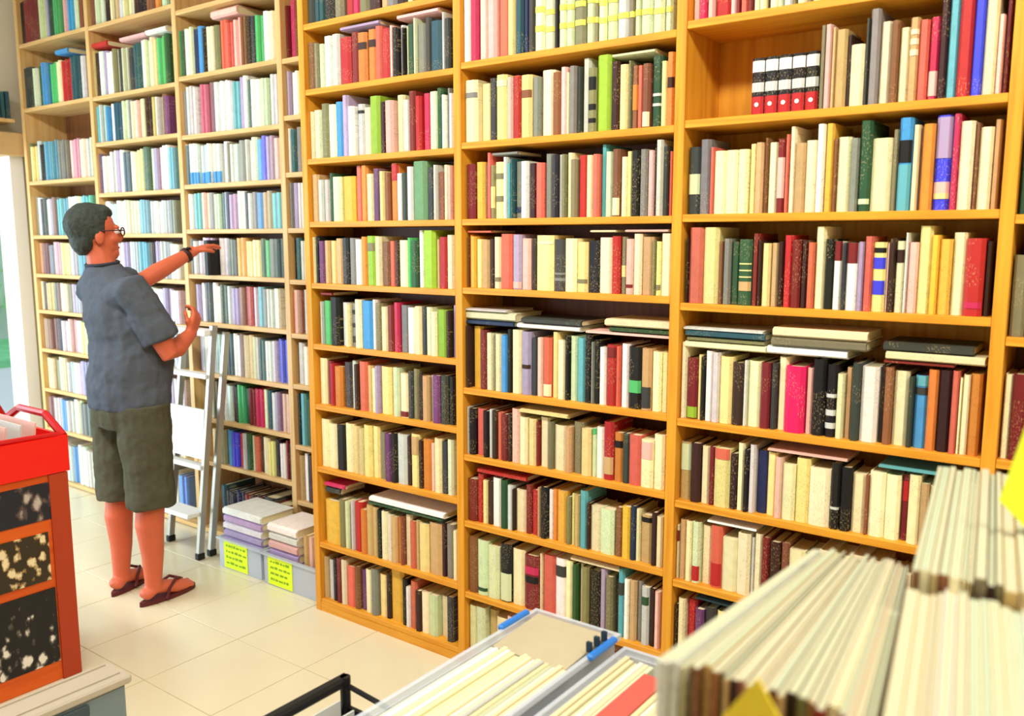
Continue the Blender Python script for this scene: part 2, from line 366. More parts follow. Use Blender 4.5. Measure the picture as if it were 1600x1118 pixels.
ROWS = [
    ('S', 0, -1.119, 2.200, 'p25.224 m23.220 p21.230 r49.221 p18.218 R11.230 s22.248 R14.244 e18.243 c16.224 N9.235 c26.226 e14.222 z26.220 d8.223 c28.248 d12.245 c31.244 d15.244 c38.223 e34.227 y37.238 d12.241 c36.246 e32.247 R20.219 c34.237 t31.239 N22.234 c33.222 t33.232 c27.219'),
    ('S', 1, -0.751, 1.925, '*d15.217 *p18.215 *t10.206 *t29.198 *N11.183 *c35.155 *K8.216 *x25.237 *c27.204 *n20.202 *c24.183 *t22.202(c55-62,c68-75,c80-86) *s23.194 *m23.198(p5-35) *N18.237 *a24.237 *r32.237 *i24.237 *c28.237 *p13.183 *R12.237'),
    ('S', 2, -1.116, 1.657, '*K38.194(e30-60) *x32.213 s12.190 *c37.178 *c36.178 *c30.178 *y20.192 *t22.194 *n11.206 *c27.193 *R23.200(p20-75) *s9.211 *c17.231 *t29.186 *c29.191 *w22.231 *Y22.231 *n10.191 *c34.194 *x22.189 *G30.231(e8-14) *c50.185 *d14.204 *b33.231(k52-76,a0-50) *c16.212 *n7.206 *o28.212 *i39.231(l55-98,p18-30,y12-18) *m17.231 *c32.212 *n10.207 *c30.196 *t15.212'),
    ('S', 3, -1.112, 1.398, 'N8.195 *s45.222 *y48.222 n12.182 *x23.190 *G25.181 *G40.188(y42-44,y52-54,y62-64,t22-36) *R19.204 N9.186 *y24.177 *t20.178 *N16.182 *r25.199 *R26.187 *N16.185 *s19.180 *c27.222 *k24.189 *w22.183(R72-100) *K12.179 *w29.179(R70-100) *l16.182 *s22.196 *y33.181(i25-45,i62-78,k85-92) *p6.178 *N15.191 *c21.184(N70-88) *z8.205 *p24.181 *y31.222 *Y18.199 *Y29.189 *c30.205 *r43.191(m10-18) *N14.184'),
    ('S', 4, -1.119, 1.048, '*c17.232 *R35.186(L2-20) y12.197 k12.192 *w24.211 *z24.209 *y39.199 *N33.185 z11.192 *c38.192 *R30.191 *K17.191 *c27.210 *q55.189 *p18.186 *k36.212 *k31.201(z12-20,z30-38,z55-60) *c20.178 *t18.196 *K23.211 *w45.204 *N13.208 *n22.207 *c37.199 *K14.187 *b32.191(a86-100,K74-84) *o25.210 *N31.211 *s17.212 *c7.195 *c17.204 *o26.208'),
    ('S', 5, -1.119, 0.793, '*t38.179(e52-98) *N33.183 *c27.176 R18.179 *y50.180(s82-100) *N20.169 *c21.203 *k15.187 *z19.203 *B32.187 *y28.187 *p20.179 *c38.163 *y39.185 *c58.165 *k26.187(z30-34) *k29.179 *c35.164 n10.166 *c42.179 *c37.177 *R20.181(r60-90) *c29.186 *t20.168 c30.162 z30.186 c32.162 e18.185'),
    ('S', 6, -1.119, 0.538, 'c9.172(R70-90) *t21.191 *c21.191 *e27.193(r4-28) *c33.184 *s37.193(r4-40) *c48.164 *c39.188 z12.178 *c23.194 *R23.190 *N32.182 *n24.184 c46.170 d36.170 c44.185 y43.183 c42.193 t49.186 c64.173 e47.179 c61.190 c34.183'),
    ('S', 7, -1.119, 0.284, 'N12.169 *c24.192 *r32.192 *v30.172 K38.184 y25.180 R37.191 c40.178 t49.176 k29.182 c66.196 y55.172 c53.172 R52.186 c67.193 t65.183 c79.181 c64.193'),
    ('M', 0, -1.956, 2.182, 'w25.253 *m33.227 *p38.257 *p38.232 *s50.236 y31.255 T31.240 B20.254 K25.231 *e40.257(f24-31,f47-54) *e41.231(f24-31,f47-54) k14.230 e29.243(f24-31,f47-54) e28.237(f24-31,f47-54) *d42.245(f24-31,f47-54) e32.258(f24-31,f47-54) d14.251(f24-31,f47-54) e29.225(f24-31,f47-54) *e35.236(f24-31,f47-54) *z41.245(f24-31,f47-54) d19.243(f24-31,f47-54) e21.251(f24-31,f47-54) *e40.243(f24-31,f47-54) *e37.228(f24-31,f47-54) e24.234(f24-31,f47-54)'),
    ('M', 1, -1.956, 1.915, '*c57.208(x72-80) *y47.194 *K33.206 *y46.212(e82-92) p24.201 *r31.203 *y46.201(n64-76) x28.192 *c50.210 *n32.197 *p24.210 c10.192 *x26.209 K14.206 *z28.230 *d30.196(k15-22,k35-44,k66-86) *L50.230 *N29.206 *y31.194 d11.203 *n22.187(o30-70) s17.185 *n26.187(c2-25) *G34.207(z30-34,z44-48) *y21.188 *o25.210(N52-66)'),
    ('M', 2, -1.957, 1.654, '*R38.189 *Y40.195 n14.189 s19.224 d19.181(y20-60) *y38.190(d30-40,d70-80) w14.205 a16.184 T13.197 x29.188(B10-20) *z34.187 N28.179 *s33.179 *x30.206 K17.202 z15.202 d17.202 c22.206 d26.183 *r33.195 c23.193 *s23.195 *a21.224 *e27.200 *n27.206(c2-28) c20.182 *y20.197 *k28.198 *x26.200 *p21.196 N8.202 *z23.224 K15.205 s12.190'),
    ('M', 3, -1.957, 1.415, 'n7.178 o17.186 Y23.180 y26.170 t34.168 N17.171 c30.178(d14-22) *s49.188 *l38.186(p2-14) *p37.173 N26.173 *y69.183(c84-90) *K45.170(x20-26,x32-36) *c44.173 *y41.162(d18-26) *k43.167 *c46.176 *r30.180 d20.178(y30-50) *p27.172(R12-18) *c29.187 *t37.178 d9.166 y17.164(d10-20) *c38.188'),
    ('M', 4, -1.957, 1.056, 'N16.224 *Y44.222 R29.212 c31.203 d11.196 c28.202 b25.200 k17.222 *c41.221 *l40.218(N42-48) K24.198 p24.201 *s34.203(c2-22) y26.223 *c33.199 k15.218 *e27.215 *a32.211 *k27.223 x10.202 k17.210 w26.187 *r37.197(R80-96) s14.194 *w28.203 *k47.197(g26-46) *t35.195(K4-38) *c33.187 *y24.187'),
    ('M', 5, -1.957, 0.810, 'z8.175 k30.170 s38.171 k23.169 z17.176 N23.175 s20.171 R25.167 N17.170 p36.192 c33.167 y32.165 R11.157 *c40.174 d21.165 *c51.155 t25.157 *d37.175 *y37.159 e17.163(g88-100) w29.170 *r38.192(t10-40) *o33.161(k70-84) K25.163 *s43.163 *c43.154(p60-96) *c37.175'),
    ('M', 6, -1.957, 0.560, 'R44.158 r24.182 y21.161 N23.161 w40.179 G29.178 z23.163 N8.152 c44.152 R27.176 r30.162 t13.178 k27.183 w21.175 o18.181 *Y39.181 d18.167 y15.179 t20.179 *a30.198 N10.160 *c42.152 *e51.152 n28.165 *Y30.174 B19.180 c16.173 *t41.158(k86-96) N18.174 c22.164'),
    ('M', 7, -1.954, 0.287, '*n43.213 *e48.207(G8-14) *e53.197 *k52.215(e2-50) *c56.206 *R63.198(k50-62,m66-80) c11.213 *s54.214 *w47.214(K70-88) c26.214 G21.207 c15.209 *d30.206 *k42.203 l25.217 d27.198 K17.190 *a24.235(K62-80) w19.203 *t26.204 x19.206 *z28.195(G70-84) N20.194 p18.190'),
    ('M', 8, -1.957, 0.055, 'c38.177 e42.180 t42.174 c59.160 p52.182 c51.178 y44.170 c49.157 t53.178 c52.173 e51.173 c62.157 R37.175 c60.158 t47.169 c39.161'),
    ('T', 0, -2.757, 2.417, 'K36.229 T66.247 k54.242 d50.244 r49.226 m34.230 d54.237 N50.217 t42.230 x48.250 N41.242 c37.246 R46.226 d51.240 t47.243 K43.241'),
    ('T', 1, -2.757, 2.169, 'n41.181 d22.174 e30.169 z47.193 z43.194 *r60.176 R38.189 o51.180(N66-80) o44.186(N66-80) s33.192 r39.178 p16.186 k26.176 z19.183 k13.170 e13.176 G34.177 e12.194 x40.172 K27.189 *T51.171 z12.196 K26.173'),
    ('T', 2, -2.757, 1.901, 'c18.186 e45.190 d41.211 c44.204 b43.210 l29.231 w35.187 z38.194(k82-88) c45.178 *L54.213 N23.189 p43.191 c39.209 z41.187 R31.213 r28.193 m34.201 *e42.203 G27.211 w12.186 x15.209 w15.189'),
    ('T', 3, -2.757, 1.653, 't40.188 z60.170 G22.190 e51.174 *Y68.174 s32.212 o35.212 c38.178 v37.196 y24.185 n23.179 o40.212(r70-98) w26.173 K26.175 z29.195 *j69.212 K34.187 z15.195 n33.170 c18.193 p18.188'),
    ('T', 4, -2.757, 1.406, 'c9.186 k19.191 v38.171 t27.173 y34.172 t41.181 K33.183 x33.183 w39.178 o32.188 L45.191(d70-86) c34.189 n37.169 s30.172 N20.174 c49.175 g19.184 G29.173 w25.211 *L59.211 t15.178 r40.187 c33.194'),
    ('T', 5, -2.728, 1.156, 'z12.176 g46.180 k53.197 z34.176 c22.171 x33.176(k10-25,k45-55,k75-85) c36.193 *b60.190 w21.196 d31.184 c34.171 R31.179 m27.190 x43.181 w39.174 c35.181 K19.183 e28.180 c28.165 L46.174 N18.171 l21.192'),
    ('T', 6, -2.757, 0.904, 'c41.192 R31.183 r23.175 o49.166 K45.187 z30.197 N22.185 s47.199 t25.186 c25.177 l18.189 y56.188 c21.188 e31.192 c44.172(R2-14) K23.184 d26.194 N26.176 t35.173 z16.177 v38.180 K37.184 k25.181'),
    ('T', 7, -2.757, 0.637, 'c45.202 c51.188 k54.193 c49.203 y63.199 y44.211 y36.211 d39.191 v35.193 k28.199 z51.199 N20.194 y43.208(t62-96) N20.189 o46.197 p16.187 c35.209 K28.201 e28.212'),
    ('T', 8, -2.738, 0.307, '*Y87.189 d35.206 e23.202 x15.186 z15.209 r41.210 o33.187 t33.212 t29.208 k22.202 c60.201 t28.192 o17.186 n17.199 c34.210 s30.191 t17.199 y50.193 *t62.205 N19.213 x35.211 c25.193'),
    ('T', 9, -2.757, 0.055, 't23.183 z32.172 k24.186 R32.195 c27.195 s50.174 n30.184 v30.174 c37.184 x37.197 y40.180 N22.195 *Y71.216 k24.194 w21.166 s34.197 N27.166 c37.166 e46.166 c45.166 K35.180'),
    ('L1', 0, -5.742, 2.767, 'k61.259 R155.257 e118.247 l23.263 G62.263 g76.262 p67.259 b80.260 e65.264 n50.246'),
    ('L1', 1, -5.742, 2.384, 'K97.247 e82.239 G40.238 b79.256 g94.244 c69.244 r105.243 T117.251 z43.238'),
    ('L1', 2, -5.742, 1.939, 'd16.237 y59.223 z41.246 k74.225 a151.241 x124.235 p135.232 c73.229 z65.230'),
    ('L1', 3, -5.742, 1.604, 'd39.241 w42.234 k66.235 z73.227 n80.237 a117.225 z69.233 w90.238 a110.235'),
    ('L1', 4, -5.742, 1.362, 'o39.194 n108.194 x57.186 p104.202 y102.197 z92.197 a150.202'),
    ('L1', 5, -5.742, 1.132, 'y37.181 N34.179 t99.178 x81.178 c96.178 d63.178 l100.176 z113.182'),
    ('L1', 6, -5.742, 0.882, 't76.195 n83.197 N82.203 z72.196 p79.208 z85.206 y114.196'),
    ('L1', 7, -5.742, 0.622, 'N11.216 y101.201 d66.199 e98.220 z88.198 w78.197 l115.217'),
    ('L1', 8, -5.742, 0.362, 'l23.197 R59.212 z83.210 b74.202 z81.203 w87.219 x116.206'),
    ('L1', 9, -5.742, 0.030, 'w62.242 b51.247 w83.255 z65.243 b65.237 w95.257 z101.238'),
    ('L2', 0, -4.917, 2.762, 'n28.246 e68.245 e61.273 N53.257 c26.265 d26.260 t39.272 z38.254 c57.254 c50.264 N55.244 k55.255 n72.266 o59.261 e75.258'),
    ('L2', 1, -4.917, 2.379, 'y6.256 N34.242 w62.250 l41.241 w54.233 d33.241 e39.236 K26.231 e52.238 K57.234 T69.243 z43.250 e49.251 c36.254 y24.239 g88.248 G29.254'),
    ('L2', 2, -4.917, 2.125, 'a33.201 z48.212 b48.194 w47.213 T86.212 e59.214 x39.211 c45.208 p25.202 c56.208 N49.212 t61.205 z48.206 n36.213 v35.198'),
    ('L2', 3, -4.917, 1.842, 'v6.224 w83.217 z82.238 l40.232 w33.233 T79.222 c58.221 y57.228 G56.238 e37.225 l49.227 p42.226 w60.237 a59.219'),
    ('L2', 4, -4.914, 1.612, 'w70.189 z82.172 w74.186 e86.187 e71.182 a95.187 z50.178 w55.175 z91.179 x53.177'),
    ('L2', 5, -4.908, 1.367, 'z91.200 w82.197 l67.199 z105.206 a90.201 k50.202 l75.205 z49.205 x42.200 w66.192'),
    ('L2', 6, -4.917, 1.127, 'w71.191 z96.196 b88.197 w99.199 k39.196 z89.194 w87.186 l73.193 w84.184'),
    ('L2', 7, -4.917, 0.882, 'z56.198 w111.188 a95.185 z106.205 w90.203 T51.191 w87.185 z121.202'),
    ('L2', 8, -4.917, 0.627, 'w54.210 x84.196 w109.211 z106.212 b78.206 w102.199 l87.194 z91.194'),
    ('L2', 9, -4.917, 0.382, 'b39.194 w98.200 z110.198 w94.189 r66.202 z103.186 w100.198 z92.188'),
    ('L2', 10, -4.917, 0.030, 'b73.235 z139.240 w122.257 z105.241 x77.235 w88.248 b86.245'),
    ('L3', 0, -4.072, 2.400, 'g12.226 G28.226 w44.229 e27.234 B43.220 b43.227 k21.214 c68.218 d41.214 s56.233 s50.220 p54.229 n54.233 N29.221 K33.217 g61.218 w37.224 c37.221'),
    ('L3', 1, -4.072, 2.109, 'x20.224 z67.245 z60.239 m65.245 R43.245 z42.241 w57.244 w51.241 a55.234 l35.244 w34.246 G20.225 w72.226 e66.227 z60.234'),
    ('L3', 2, -4.072, 1.860, 'w7.207 T23.199 w89.207(b2-30) z66.196(b2-30) w75.200(b2-30) z42.193(b2-30) w42.202 d21.194 z82.188 x40.197 z45.200 e44.207 b43.194 i33.208 l57.206 p37.191'),
    ('L3', 3, -4.072, 1.632, 'w59.186 a50.189 p66.190 x43.184 e59.178 T26.181 z21.183 B26.183 l57.174 w66.188 k25.181 z30.172 x34.177 b44.172 t67.180 a71.172'),
    ('L3', 4, -4.072, 1.400, 'x23.184 z68.179 w56.191 l55.189 k49.178 w59.190 x53.186 N36.179 Y66.192 y60.174 c54.182 G34.186 g34.177 x43.184 T52.192'),
    ('L3', 5, -4.053, 1.154, 'l29.193 w34.201 z28.189 k45.206 w44.206 p44.189 G54.202 z32.193 l68.186 n36.190 r61.201 z45.195 a40.197 x34.188 z49.189 w48.193'),
    ('L3', 6, -4.046, 0.888, 'l34.214 z28.221 w62.212 z83.210 k86.223 w58.218 n42.220 c62.221 e56.213 T45.208 w83.204 i82.217'),
    ('L3', 7, -3.970, 0.644, 'e39.200 d45.203 k44.203 w60.194 N54.194 g48.204 G42.185 R52.192 m61.195 e30.197 T40.197 z34.187 l24.195 v19.187 p58.192'),
    ('L3', 8, -3.961, 0.407, 'c79.182 d44.185 b55.191 i49.186 r37.181 z26.188 G37.192 e26.184 s36.184 N31.187 c51.192 y45.179 k35.192 w49.179 R19.196 k29.182'),
    ('L3', 9, -3.904, 0.030, 'T39.258 K77.236 B76.249 R64.242 N94.256 *K102.256 *R99.238'),
    ('N', 0, -3.262, 2.394, 'R21.236 m44.255 R61.247'),
    ('N', 1, -3.262, 2.142, 'z15.199 l18.198 w53.198 z70.203'),
    ('N', 2, -3.262, 1.887, 'w19.201 T36.196 x44.203 z61.215'),
    ('N', 3, -3.262, 1.633, 'x23.209 l36.208 z45.213 c61.202'),
    ('N', 4, -3.262, 1.394, 'k24.187 T36.196 z49.182 w53.196'),
    ('N', 5, -3.262, 1.140, 's6.195 p37.206 n27.203 z36.209 c53.193'),
    ('N', 6, -3.262, 0.896, 'N16.198 z41.201 w36.184 t63.198'),
    ('N', 7, -3.262, 0.599, 'n6.235 k23.247 a32.254 G28.228 k63.238'),
    ('N', 8, -3.261, 0.322, 't28.223 w33.235 N42.234 k46.212'),
]
FLATS = [
    ('S', 4, 'c', -1.109, -0.86, 1.265, 0.02),
    ('S', 4, 'd', -1.102, -0.865, 1.285, 0.014),
    ('S', 4, 'T', -1.106, -0.864, 1.299, 0.018),
    ('S', 4, 'z', -1.115, -0.872, 1.317, 0.01),
    ('S', 4, 'w', -0.858, -0.638, 1.265, 0.024),
    ('S', 4, 'd', -0.845, -0.59, 1.289, 0.026),
    ('S', 4, 'c', -0.842, -0.588, 1.315, 0.027),
    ('S', 4, 'R', -0.544, -0.378, 1.265, 0.01),
    ('S', 4, 'c', -0.54, -0.31, 1.275, 0.022),
    ('S', 4, 'K', -0.549, -0.337, 1.297, 0.024),
    ('S', 5, 'p', -0.843, -0.623, 0.985, 0.009),
    ('S', 5, 'a', -0.541, -0.379, 0.985, 0.009),
    ('S', 6, 'w', -1.018, -0.867, 0.738, 0.01),
    ('S', 7, 'T', -1.048, -0.916, 0.485, 0.012),
    ('M', 4, 'B', -1.956, -1.748, 1.284, 0.018),
    ('M', 4, 'e', -1.956, -1.739, 1.302, 0.03),
    ('M', 4, 'z', -1.956, -1.775, 1.332, 0.01),
    ('M', 4, 'w', -1.734, -1.482, 1.284, 0.018),
    ('M', 4, 'K', -1.715, -1.477, 1.302, 0.02),
    ('M', 4, 'p', -1.455, -1.158, 1.284, 0.01),
    ('M', 4, 'G', -1.37, -1.159, 1.294, 0.018),
    ('M', 4, 'c', -1.384, -1.159, 1.312, 0.024),
    ('M', 5, 'y', -1.717, -1.523, 0.991, 0.016),
    ('M', 6, 'r', -1.909, -1.692, 0.746, 0.018),
    ('M', 7, 'c', -1.505, -1.318, 0.507, 0.014),
    ('M', 2, 'x', -1.837, -1.732, 1.864, 0.012),
    ('M', 1, 'e', -1.371, -1.229, 2.13, 0.012),
    ('M', 3, 's', -1.949, -1.846, 1.606, 0.009),
    ('M', 3, 'c', -1.441, -1.35, 1.606, 0.008),
    ('M', 3, 'p', -1.316, -1.171, 1.606, 0.009),
    ('T', 1, 'l', -2.565, -2.36, 2.368, 0.016),
    ('T', 1, 'p', -2.27, -2.074, 2.368, 0.018),
    ('T', 5, 'R', -2.72, -2.655, 1.357, 0.014),
    ('T', 8, 'K', -2.733, -2.647, 0.524, 0.028),
    ('T', 8, 'm', -2.74, -2.619, 0.552, 0.018),
    ('T', 8, 'G', -2.481, -2.084, 0.524, 0.01),
    ('T', 8, 'w', -2.473, -2.077, 0.534, 0.022),
    ('L2', 1, 'r', -4.916, -4.763, 2.645, 0.03),
    ('L2', 1, 'p', -4.632, -4.386, 2.645, 0.025),
    ('L2', 1, 'w', -4.374, -4.185, 2.645, 0.028),
    ('L1', 1, 'b', -5.335, -5.192, 2.66, 0.03),
    ('L3', 0, 'p', -3.811, -3.607, 2.648, 0.04),
]
# ------------------------------------------------------------------ books
OUT = [(0.0, 1.0), (0.0, 0.075), (0.22, 0.008), (0.78, 0.008), (1.0, 0.075), (1.0, 1.0)]
INN = [(0.09, 1.0), (0.09, 0.10), (0.28, 0.065), (0.72, 0.065), (0.91, 0.10), (0.91, 1.0)]
def cover_geo(bm, M, z0=0.0, z1=1.0):
    fs = []
    o0 = [bm.verts.new(M @ Vector((x, y, z0))) for x, y in OUT]; o1 = [bm.verts.new(M @ Vector((x, y, z1))) for x, y in OUT]
    i0 = [bm.verts.new(M @ Vector((x, y, z0))) for x, y in INN]; i1 = [bm.verts.new(M @ Vector((x, y, z1))) for x, y in INN]
    for k in range(5):
        fs.append(bm.faces.new((o0[k], o0[k + 1], o1[k + 1], o1[k])))
        fs.append(bm.faces.new((i0[k + 1], i0[k], i1[k], i1[k + 1])))
        fs.append(bm.faces.new((o1[k], o1[k + 1], i1[k + 1], i1[k])))
        fs.append(bm.faces.new((o0[k + 1], o0[k], i0[k], i0[k + 1])))
    for k in (0, 5):
        fs.append(bm.faces.new((o0[k], o1[k], i1[k], i0[k]) if k == 0 else (o1[k], o0[k], i0[k], i1[k])))
    return fs
def pages_geo(bm, M, inset=0.018):
    vs = [M @ Vector(p) for p in ((0.1, 0.06, inset), (0.9, 0.06, inset), (0.9, 0.97, inset), (0.1, 0.97, inset),
                                  (0.1, 0.06, 1 - inset), (0.9, 0.06, 1 - inset), (0.9, 0.97, 1 - inset), (0.1, 0.97, 1 - inset))]
    v = [bm.verts.new(p) for p in vs]
    return [bm.faces.new([v[i] for i in f]) for f in ((3, 2, 1, 0), (4, 5, 6, 7), (0, 1, 5, 4), (1, 2, 6, 5), (2, 3, 7, 6), (3, 0, 4, 7))]
def band_geo(bm, M, a, b):
    v = [bm.verts.new(M @ Vector(p)) for p in ((0.03, 0.052, a), (0.22, -0.004, a), (0.78, -0.004, a), (0.97, 0.052, a),
                                               (0.03, 0.052, b), (0.22, -0.004, b), (0.78, -0.004, b), (0.97, 0.052, b))]
    return [bm.faces.new((v[k], v[k + 1], v[k + 5], v[k + 4])) for k in range(3)]
I4 = Matrix.Identity(4)
bm = bmesh.new(); cover_geo(bm, I4); COVER_ME = mesh_from(bm, 'book', COVER)
bm = bmesh.new(); pages_geo(bm, I4); PAGE_ME = mesh_from(bm, 'page_block', PAGES)
BAND_ME = {}
def band_mesh(a, b):
    if (a, b) not in BAND_ME:
        bm = bmesh.new()
        f = band_geo(bm, I4, a, b)
        # give the paper label a little thickness
        r = bmesh.ops.extrude_face_region(bm, geom=f)
        bmesh.ops.translate(bm, verts=[x for x in r['geom'] if isinstance(x, bmesh.types.BMVert)], vec=(0, 0.006, 0))
        BAND_ME[(a, b)] = mesh_from(bm, 'spine_label', PLAIN)
    return BAND_ME[(a, b)]

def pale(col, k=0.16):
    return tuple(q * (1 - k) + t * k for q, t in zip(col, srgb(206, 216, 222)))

def make_book(M, c, bands, label, group, name='book'):
    o = link(bpy.data.objects.new(name, COVER_ME))
    o.matrix_world = M
    o.color = pal(c, 0.06)
    p = link(bpy.data.objects.new('page_block', PAGE_ME), o)
    for bc, a, b in bands:
        q = link(bpy.data.objects.new('spine_label', band_mesh(a, b)), o)
        q.color = pal(bc)
    return tag(o, label, 'book', group)

ORD = ['', 'first', 'second', 'third', 'fourth', 'fifth', 'sixth', 'seventh', 'eighth', 'ninth', 'tenth']
def nth(n):
    if n <= 10: return ORD[n]
    return '%d%s' % (n, 'th' if 10 < n % 100 < 20 else {1: 'st', 2: 'nd', 3: 'rd'}.get(n % 10, 'th'))
BAYN = dict(S='rightmost full bay', M='middle bay', T='oak bay nearest ladder', L1='leftmost bay',
            L2='bay behind man', L3='bay behind ladder', N='narrow bay')
GRP = dict(S='books in the rightmost full bay', M='books in the middle oak bay', T='books in the oak bay nearest the ladder',
           L1='books in the bay by the door', L2='books in the bay behind the man', L3='books in the bay behind the ladder', N='books in the narrow bay')
def bands_of(s):
    out = []
    for q in (s.split(',') if s else []):
        a, b = q[1:].split('-')
        out.append((q[0], int(a) / 100, int(b) / 100))
    return out

many = bmesh.new()
many_col = many.loops.layers.float_color.new('cover')
def paint(faces, col):
    for f in faces:
        for l in f.loops: l[many_col] = col
import re as _re
PAGE_C = srgb(236, 222, 178)
for bay, row, x, z, toks in ROWS:
    y = 0.312 if bay[0] in 'LN' else 0.012
    n = 0
    for tk in toks.split():
        m = _re.match(r'(\*?)([A-Za-z])(\d+)\.(\d+)(?:\((.*)\))?$', tk)
        star, c, wd, h, bs = m[1], m[2], int(m[3]) / 1000, int(m[4]) / 1000, bands_of(m[5])
        n += 1
        d = min(0.20, h * random.uniform(0.66, 0.76))
        yy = y + abs(random.gauss(0, 0.010))
        M = Matrix.Translation((x + 0.0006, yy, z + 0.0004)) @ Matrix.Diagonal((wd - 0.0012, d, h - 0.001, 1))
        if bay == 'L3' and row == 4 and c == 'k':
            M = Matrix.Translation((x + 0.0006, 0.255, z + 0.0004)) @ Matrix.Diagonal((wd - 0.0012, d, h - 0.001, 1))
            make_book(M, c, bs, 'black book half pulled out of its row below the reaching hand', GRP[bay])
        elif star:
            size = 'thick ' if wd > 0.036 else 'slim ' if wd < 0.014 else ''
            tall = 'tall ' if h > 0.226 else 'short ' if h < 0.180 else ''
            lab = '%s%s%s book, %s from left, %s shelf of %s' % (size, tall, NAMES[c], nth(n), nth(row + 1), BAYN[bay])
            make_book(M, c, bs, lab, GRP[bay])
        else:
            col = pal(c, 0.06)
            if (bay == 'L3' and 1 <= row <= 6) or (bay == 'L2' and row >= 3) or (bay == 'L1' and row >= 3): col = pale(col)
            lim = 0.030 if bay[0] in 'LN' else 0.040
            parts = max(1, int(wd / lim + 0.5)) if wd > lim * 1.2 else 1
            for q in range(parts):
                w1 = wd / parts
                hq = h * (1 if parts == 1 else random.uniform(0.96, 1.0))
                M = Matrix.Translation((x + q * w1 + 0.0006, yy if parts == 1 else y + abs(random.gauss(0, 0.010)), z + 0.0004)) @ Matrix.Diagonal((w1 - 0.0012, d, hq - 0.001, 1))
                if q: col = tuple(v * random.uniform(0.78, 1.05) for v in col[:3]) + (1,)
                paint(cover_geo(many, M), col)
                paint(pages_geo(many, M), PAGE_C)
                for bc, a, b in bs: paint(band_geo(many, M, a, b), pal(bc))
        x += wd
# the bay cut off by the right edge of the picture
rr = random.Random(5)
for k, zb in enumerate(B8 + [0.033]):
    z = zb + 0.022
    top = ([2.5] + B8)[k]
    x = -0.265
    h0 = min(0.25, (top - z) * 0.82)
    first = {2: 'GdxK', 3: 'dkexcR', 4: 'cRntkc'}.get(k, '')
    i = 0
    while x < 0.49:
        wd = rr.uniform(0.016, 0.042)
        if x + wd > 0.53: break
        c = first[i] if i < len(first) else rr.choice('ccccyytnRkGezsKxbd')
        i += 1
        h = h0 * rr.uniform(0.88, 1.06)
        M = Matrix.Translation((x, 0.014 + rr.uniform(0, 0.01), z + 0.0004)) @ Matrix.Diagonal((wd - 0.0008, h * 0.7, h, 1))
        paint(cover_geo(many, M), pal(c, 0.06)); paint(pages_geo(many, M), PAGE_C)
        x += wd
me = mesh_from(many, 'shelved_books', COVER_V)
tag(link(bpy.data.objects.new('shelved_books', me)), 'the many smaller looking books filling the further shelves', 'books', 'books on the further shelves', 'stuff')

# books lying flat on top of the rows
cnt = {}
for bay, row, c, x0, x1, z, t in FLATS:
    y = 0.312 if bay[0] in 'LN' else 0.012
    cnt[(bay, row)] = cnt.get((bay, row), 0) + 1
    d = 0.17 if (x1 - x0) > 0.15 else 0.15
    # spine (local x = thickness) turned to lie along world X
    M = Matrix.Translation((x0, y + random.uniform(0, 0.01), z + t - 0.0005)) @ Matrix(((0, 0, 1, 0), (0, 1, 0, 0), (-1, 0, 0, 0), (0, 0, 0, 1))) @ Matrix.Diagonal((t - 0.001, d, x1 - x0, 1))
    pos = 'left' if (x0 + x1) / 2 < {'S': -.85, 'M': -1.70, 'T': -2.5, 'L1': -5.3, 'L2': -4.6, 'L3': -3.6}[bay] else 'right' if (x0 + x1) / 2 > {'S': -.57, 'M': -1.40, 'T': -2.25, 'L1': -5.2, 'L2': -4.4, 'L3': -3.6}[bay] else 'centre'
    kind = 'booklet' if t <= 0.012 else 'book'
    lab = '%s %s lying flat on books, %s shelf of %s, %s' % (NAMES[c], kind, nth(row + 1), BAYN[bay], pos)
    make_book(M, c, [], lab, 'books lying flat on the rows')

# the row of five small matching volumes in the half empty compartment
x = -0.945
for k in range(5):
    wd = 0.0375
    M = Matrix.Translation((x + 0.0005, 0.05, 1.9255)) @ Matrix.Diagonal((wd - 0.001, 0.11, 0.158, 1))
    o = make_book(M, 'k', [('r', 0.02, 0.34), ('z', 0.42, 0.58), ('w', 0.76, 0.95)],
                  'small red, black and white matching volume, %s of five in the orange compartment' % nth(k + 1), 'matching set of five small volumes')
    bm = bmesh.new()
    bmesh.ops.create_cone(bm, cap_ends=True, segments=14, radius1=0.006, radius2=0.006, depth=0.0012, matrix=Matrix.Translation((x + wd / 2, 0.0482, 1.9255 + 0.032)) @ Matrix.Rotation(PI / 2, 4, 'X'))
    for zz in (0.42, 0.76):
        for i in range(3):
            box(bm, x + 0.006 + 0.010 * i, x + 0.009 + 0.010 * i, 0.0474, 0.0484, 1.9255 + 0.158 * zz + 0.004, 1.9255 + 0.158 * (zz + 0.15))
    q = obj('emblem', bm, PLAIN, o)
    q.matrix_parent_inverse = M.inverted()
    q.color = pal('w')
    x += wd
# ------------------------------------------------------------------ the man
SKIN = mat('skin', srgb(208, 104, 72), 0.5, 0.3, noise=0.10, nscale=18)
HAIR = mat('hair', srgb(58, 64, 60), 0.7, 0.2, noise=0.5, nscale=60, bump=0.6)
TEE = mat('tee_fabric', srgb(84, 90, 100), 0.95, 0.05, noise=0.10, nscale=90)
SHORT = mat('shorts_fabric', srgb(84, 84, 68), 0.95, 0.05, noise=0.12, nscale=70)
RUBBER = mat('dark_red_rubber', srgb(92, 34, 34), 0.6)
BLACK = mat('black_plastic', srgb(22, 22, 24), 0.45)
EYEW = mat('eye_white', srgb(240, 236, 230), 0.2)
LIP = mat('lip', srgb(170, 84, 74), 0.5)

